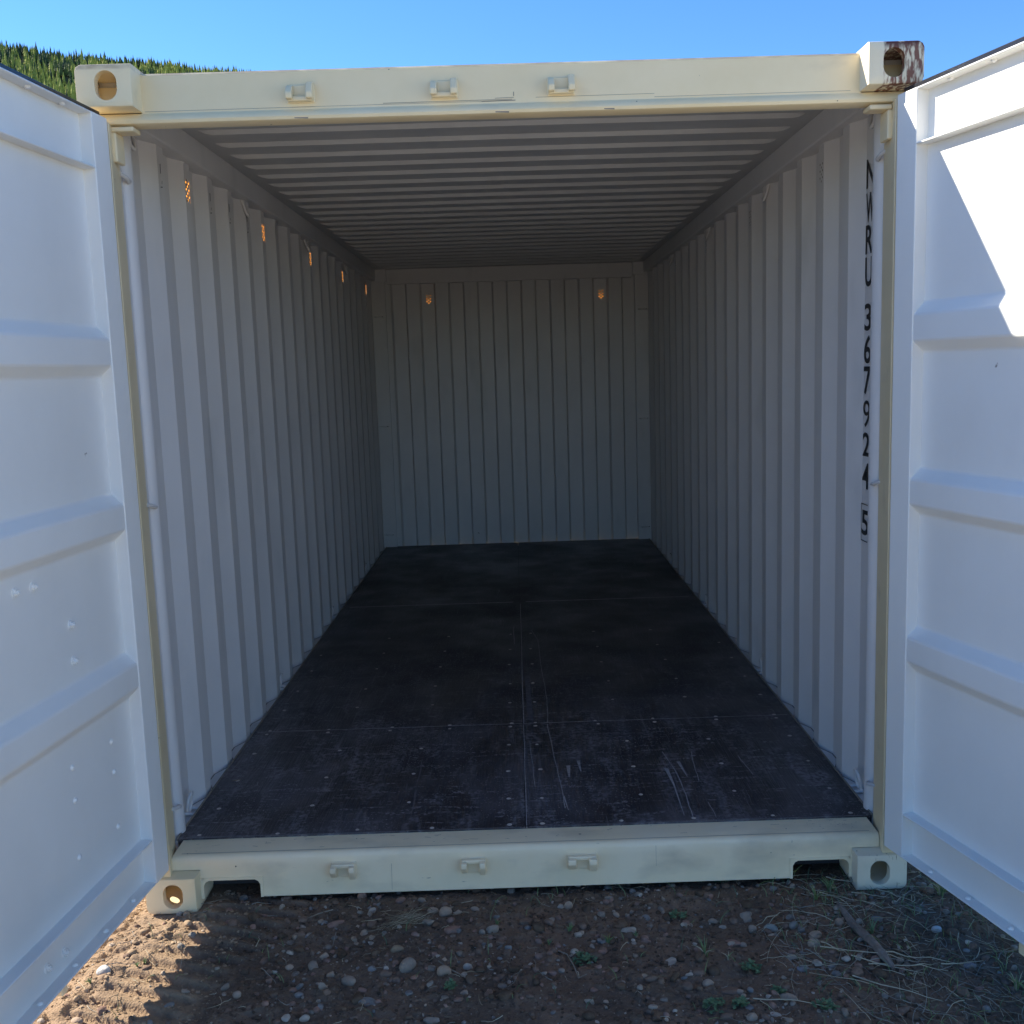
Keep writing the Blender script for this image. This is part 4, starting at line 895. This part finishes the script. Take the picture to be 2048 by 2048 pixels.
for q_ in ((0.160, -0.336, 0.066, 'leafy green weed beside a thin curved twig'), (0.488, -0.572, 0.066, 'leafy green weed near the bottom edge, larger of a close pair'), (0.555, -0.563, 0.044, 'small leafy weed just right of a larger one near the bottom edge'),
           (0.621, -0.412, 0.061, 'low trailing green weed among stones left of the stick'), (0.771, -0.600, 0.067, 'low spreading green weed at the bottom edge under the stalks'), (0.463, -0.111, 0.048, 'leafy green weed with crossed straws below the sill, right of centre'),
           (0.630, 0.085, 0.048, 'green weed tight against the underside of the sill'), (-0.219, -0.456, 0.030, 'tiny green seedling beside a dark hole below the middle lug'), (0.673, -0.518, 0.030, 'tiny green weed next to the large tan oval stone')):
    clover('weed', *q_, seed=int(abs(q_[0]) * 1000))
for x, y, w, l in ((0.236, -0.243, 0.050, 'narrow-leaved green sprout with spread blades below the right sill lug'), (0.321, -0.219, 0.031, 'small blue-green sprout beside a reddish stone'), (-0.097, -0.131, 0.03, 'bright green sprout behind an angular grey stone'), (0.125, -0.175, 0.04, 'pale green sprout beside a dark hollow'),
                   (0.059, -0.240, 0.028, 'small pale sprout left of the leafy weed and twig'), (-1.128, -0.270, 0.028, 'upper bright green sprout in the sunlit soil'), (-1.138, -0.306, 0.028, 'middle bright green sprout in the sunlit soil'), (-1.242, -0.382, 0.030, 'lower bright green sprout behind the sunlit whitish stone')):
    tuft('sprout', x, y, w, l, int(abs(x * 777)), n=9, mix=0.0, cat='sprout', grp='green sprouts', hgt=0.7)
for x, y, w, l, n_ in ((0.505, -0.337, 0.066, 'green grass tuft with long leaning blades, alone on bare soil', 12), (0.969, 0.002, 0.060, 'grass tuft in front of the right notch, dark and low', 22), (1.307, -0.050, 0.084, 'thick grass tuft partly under the right door', 26), (1.308, -0.543, 0.060, 'blue-green grass tuft at the right edge of the photo', 16),
                       (1.018, -0.256, 0.056, 'grass tuft growing beside the weathered stick', 10), (0.912, -0.047, 0.055, 'sparse tuft left of the stick head', 14), (0.569, -0.361, 0.04, 'thin pale grass blades right of the lone green tuft', 5)):
    tuft('grass_tuft', x, y, w, l, int(abs(x * 913)), n=n_)
random.seed(3); b = B()
for k in range(90):
    x = -0.388 + random.gauss(0, 0.028); y = -0.105 + random.gauss(0, 0.026); a = random.gauss(0.55, 0.35) + (PI if random.random() < .5 else 0)
    stalk(b, x, y, a, random.uniform(0.03, 0.085), random.uniform(0.0006, 0.0012), random.choice((0, 1, 1)), r, lift=random.uniform(0.004, 0.020), curve=0.6)
o = obj('straw_bunch', b, STRAW, smooth=True); tag(o, 'matted bunch of dry straw left of the stones under the middle lug', 'straw')
# stick and twigs
WOOD = mat('weathered_wood', (0.16, 0.12, 0.095), (0.27, 0.21, 0.17), rough=0.9, scale=30, bump=0.6, bscale=90)
b = B(); cp = [(0.962, -0.100), (0.971, -0.150), (0.976, -0.210), (0.984, -0.270), (0.992, -0.335), (1.000, -0.390), (1.014, -0.440)]; ws = [0.004, 0.010, 0.013, 0.0145, 0.013, 0.0135, 0.006]
b.tube([(x, y, g1(x, y) + 0.009) for x, y in cp], ws, 7); o = obj('stick', b, WOOD, smooth=True); tag(o, 'thick weathered stick lying in the straw below the right corner', 'stick')
TW = mat('twig_bark', (0.22, 0.17, 0.12), (0.32, 0.26, 0.19), rough=0.8, scale=30)
for cp, l in (([(-0.262, -0.330), (-0.235, -0.368), (-0.19, -0.40), (-0.149, -0.434)], 'straight thin twig leaning on a rounded tan stone'), ([(0.085, -0.28), (0.11, -0.305), (0.12, -0.337), (0.128, -0.38), (0.136, -0.419), (0.16, -0.414)], 'curved thin twig left of the leafy weed'),
              ([(-0.62, -0.02), (-0.66, -0.05), (-0.70, -0.07)], 'short twig near the left notch')):
    b = B(); b.tube([(x, y, g1(x, y) + 0.006 + 0.003 * (i % 2)) for i, (x, y) in enumerate(cp)], [0.002] * (len(cp) - 1) + [0.0008], 6); o = obj('twig', b, TW, smooth=True); tag(o, l, 'twig', 'twigs on the soil')
# dried leaf on the floor
b = B(); leaf(b, (-1.115, 0.655, 0.1725), 0.35, 0.050, 0.012, 0.10, 0); o = obj('dried_leaf', b, STRAW[1], smooth=True); tag(o, 'curled brown dried leaf on the dark floor by the left wall', 'leaf')
b = B(); b.add([(1.168, 0.545, 0.1625), (1.20, 0.535, 0.1632), (1.203, 0.552, 0.166)], [(0, 1, 2)]); o = obj('red_chip', b, mat('red_plastic', (0.35, 0.03, 0.015), rough=0.5), smooth=False); tag(o, 'tiny red chip on the ledge at the right wall', 'chip')
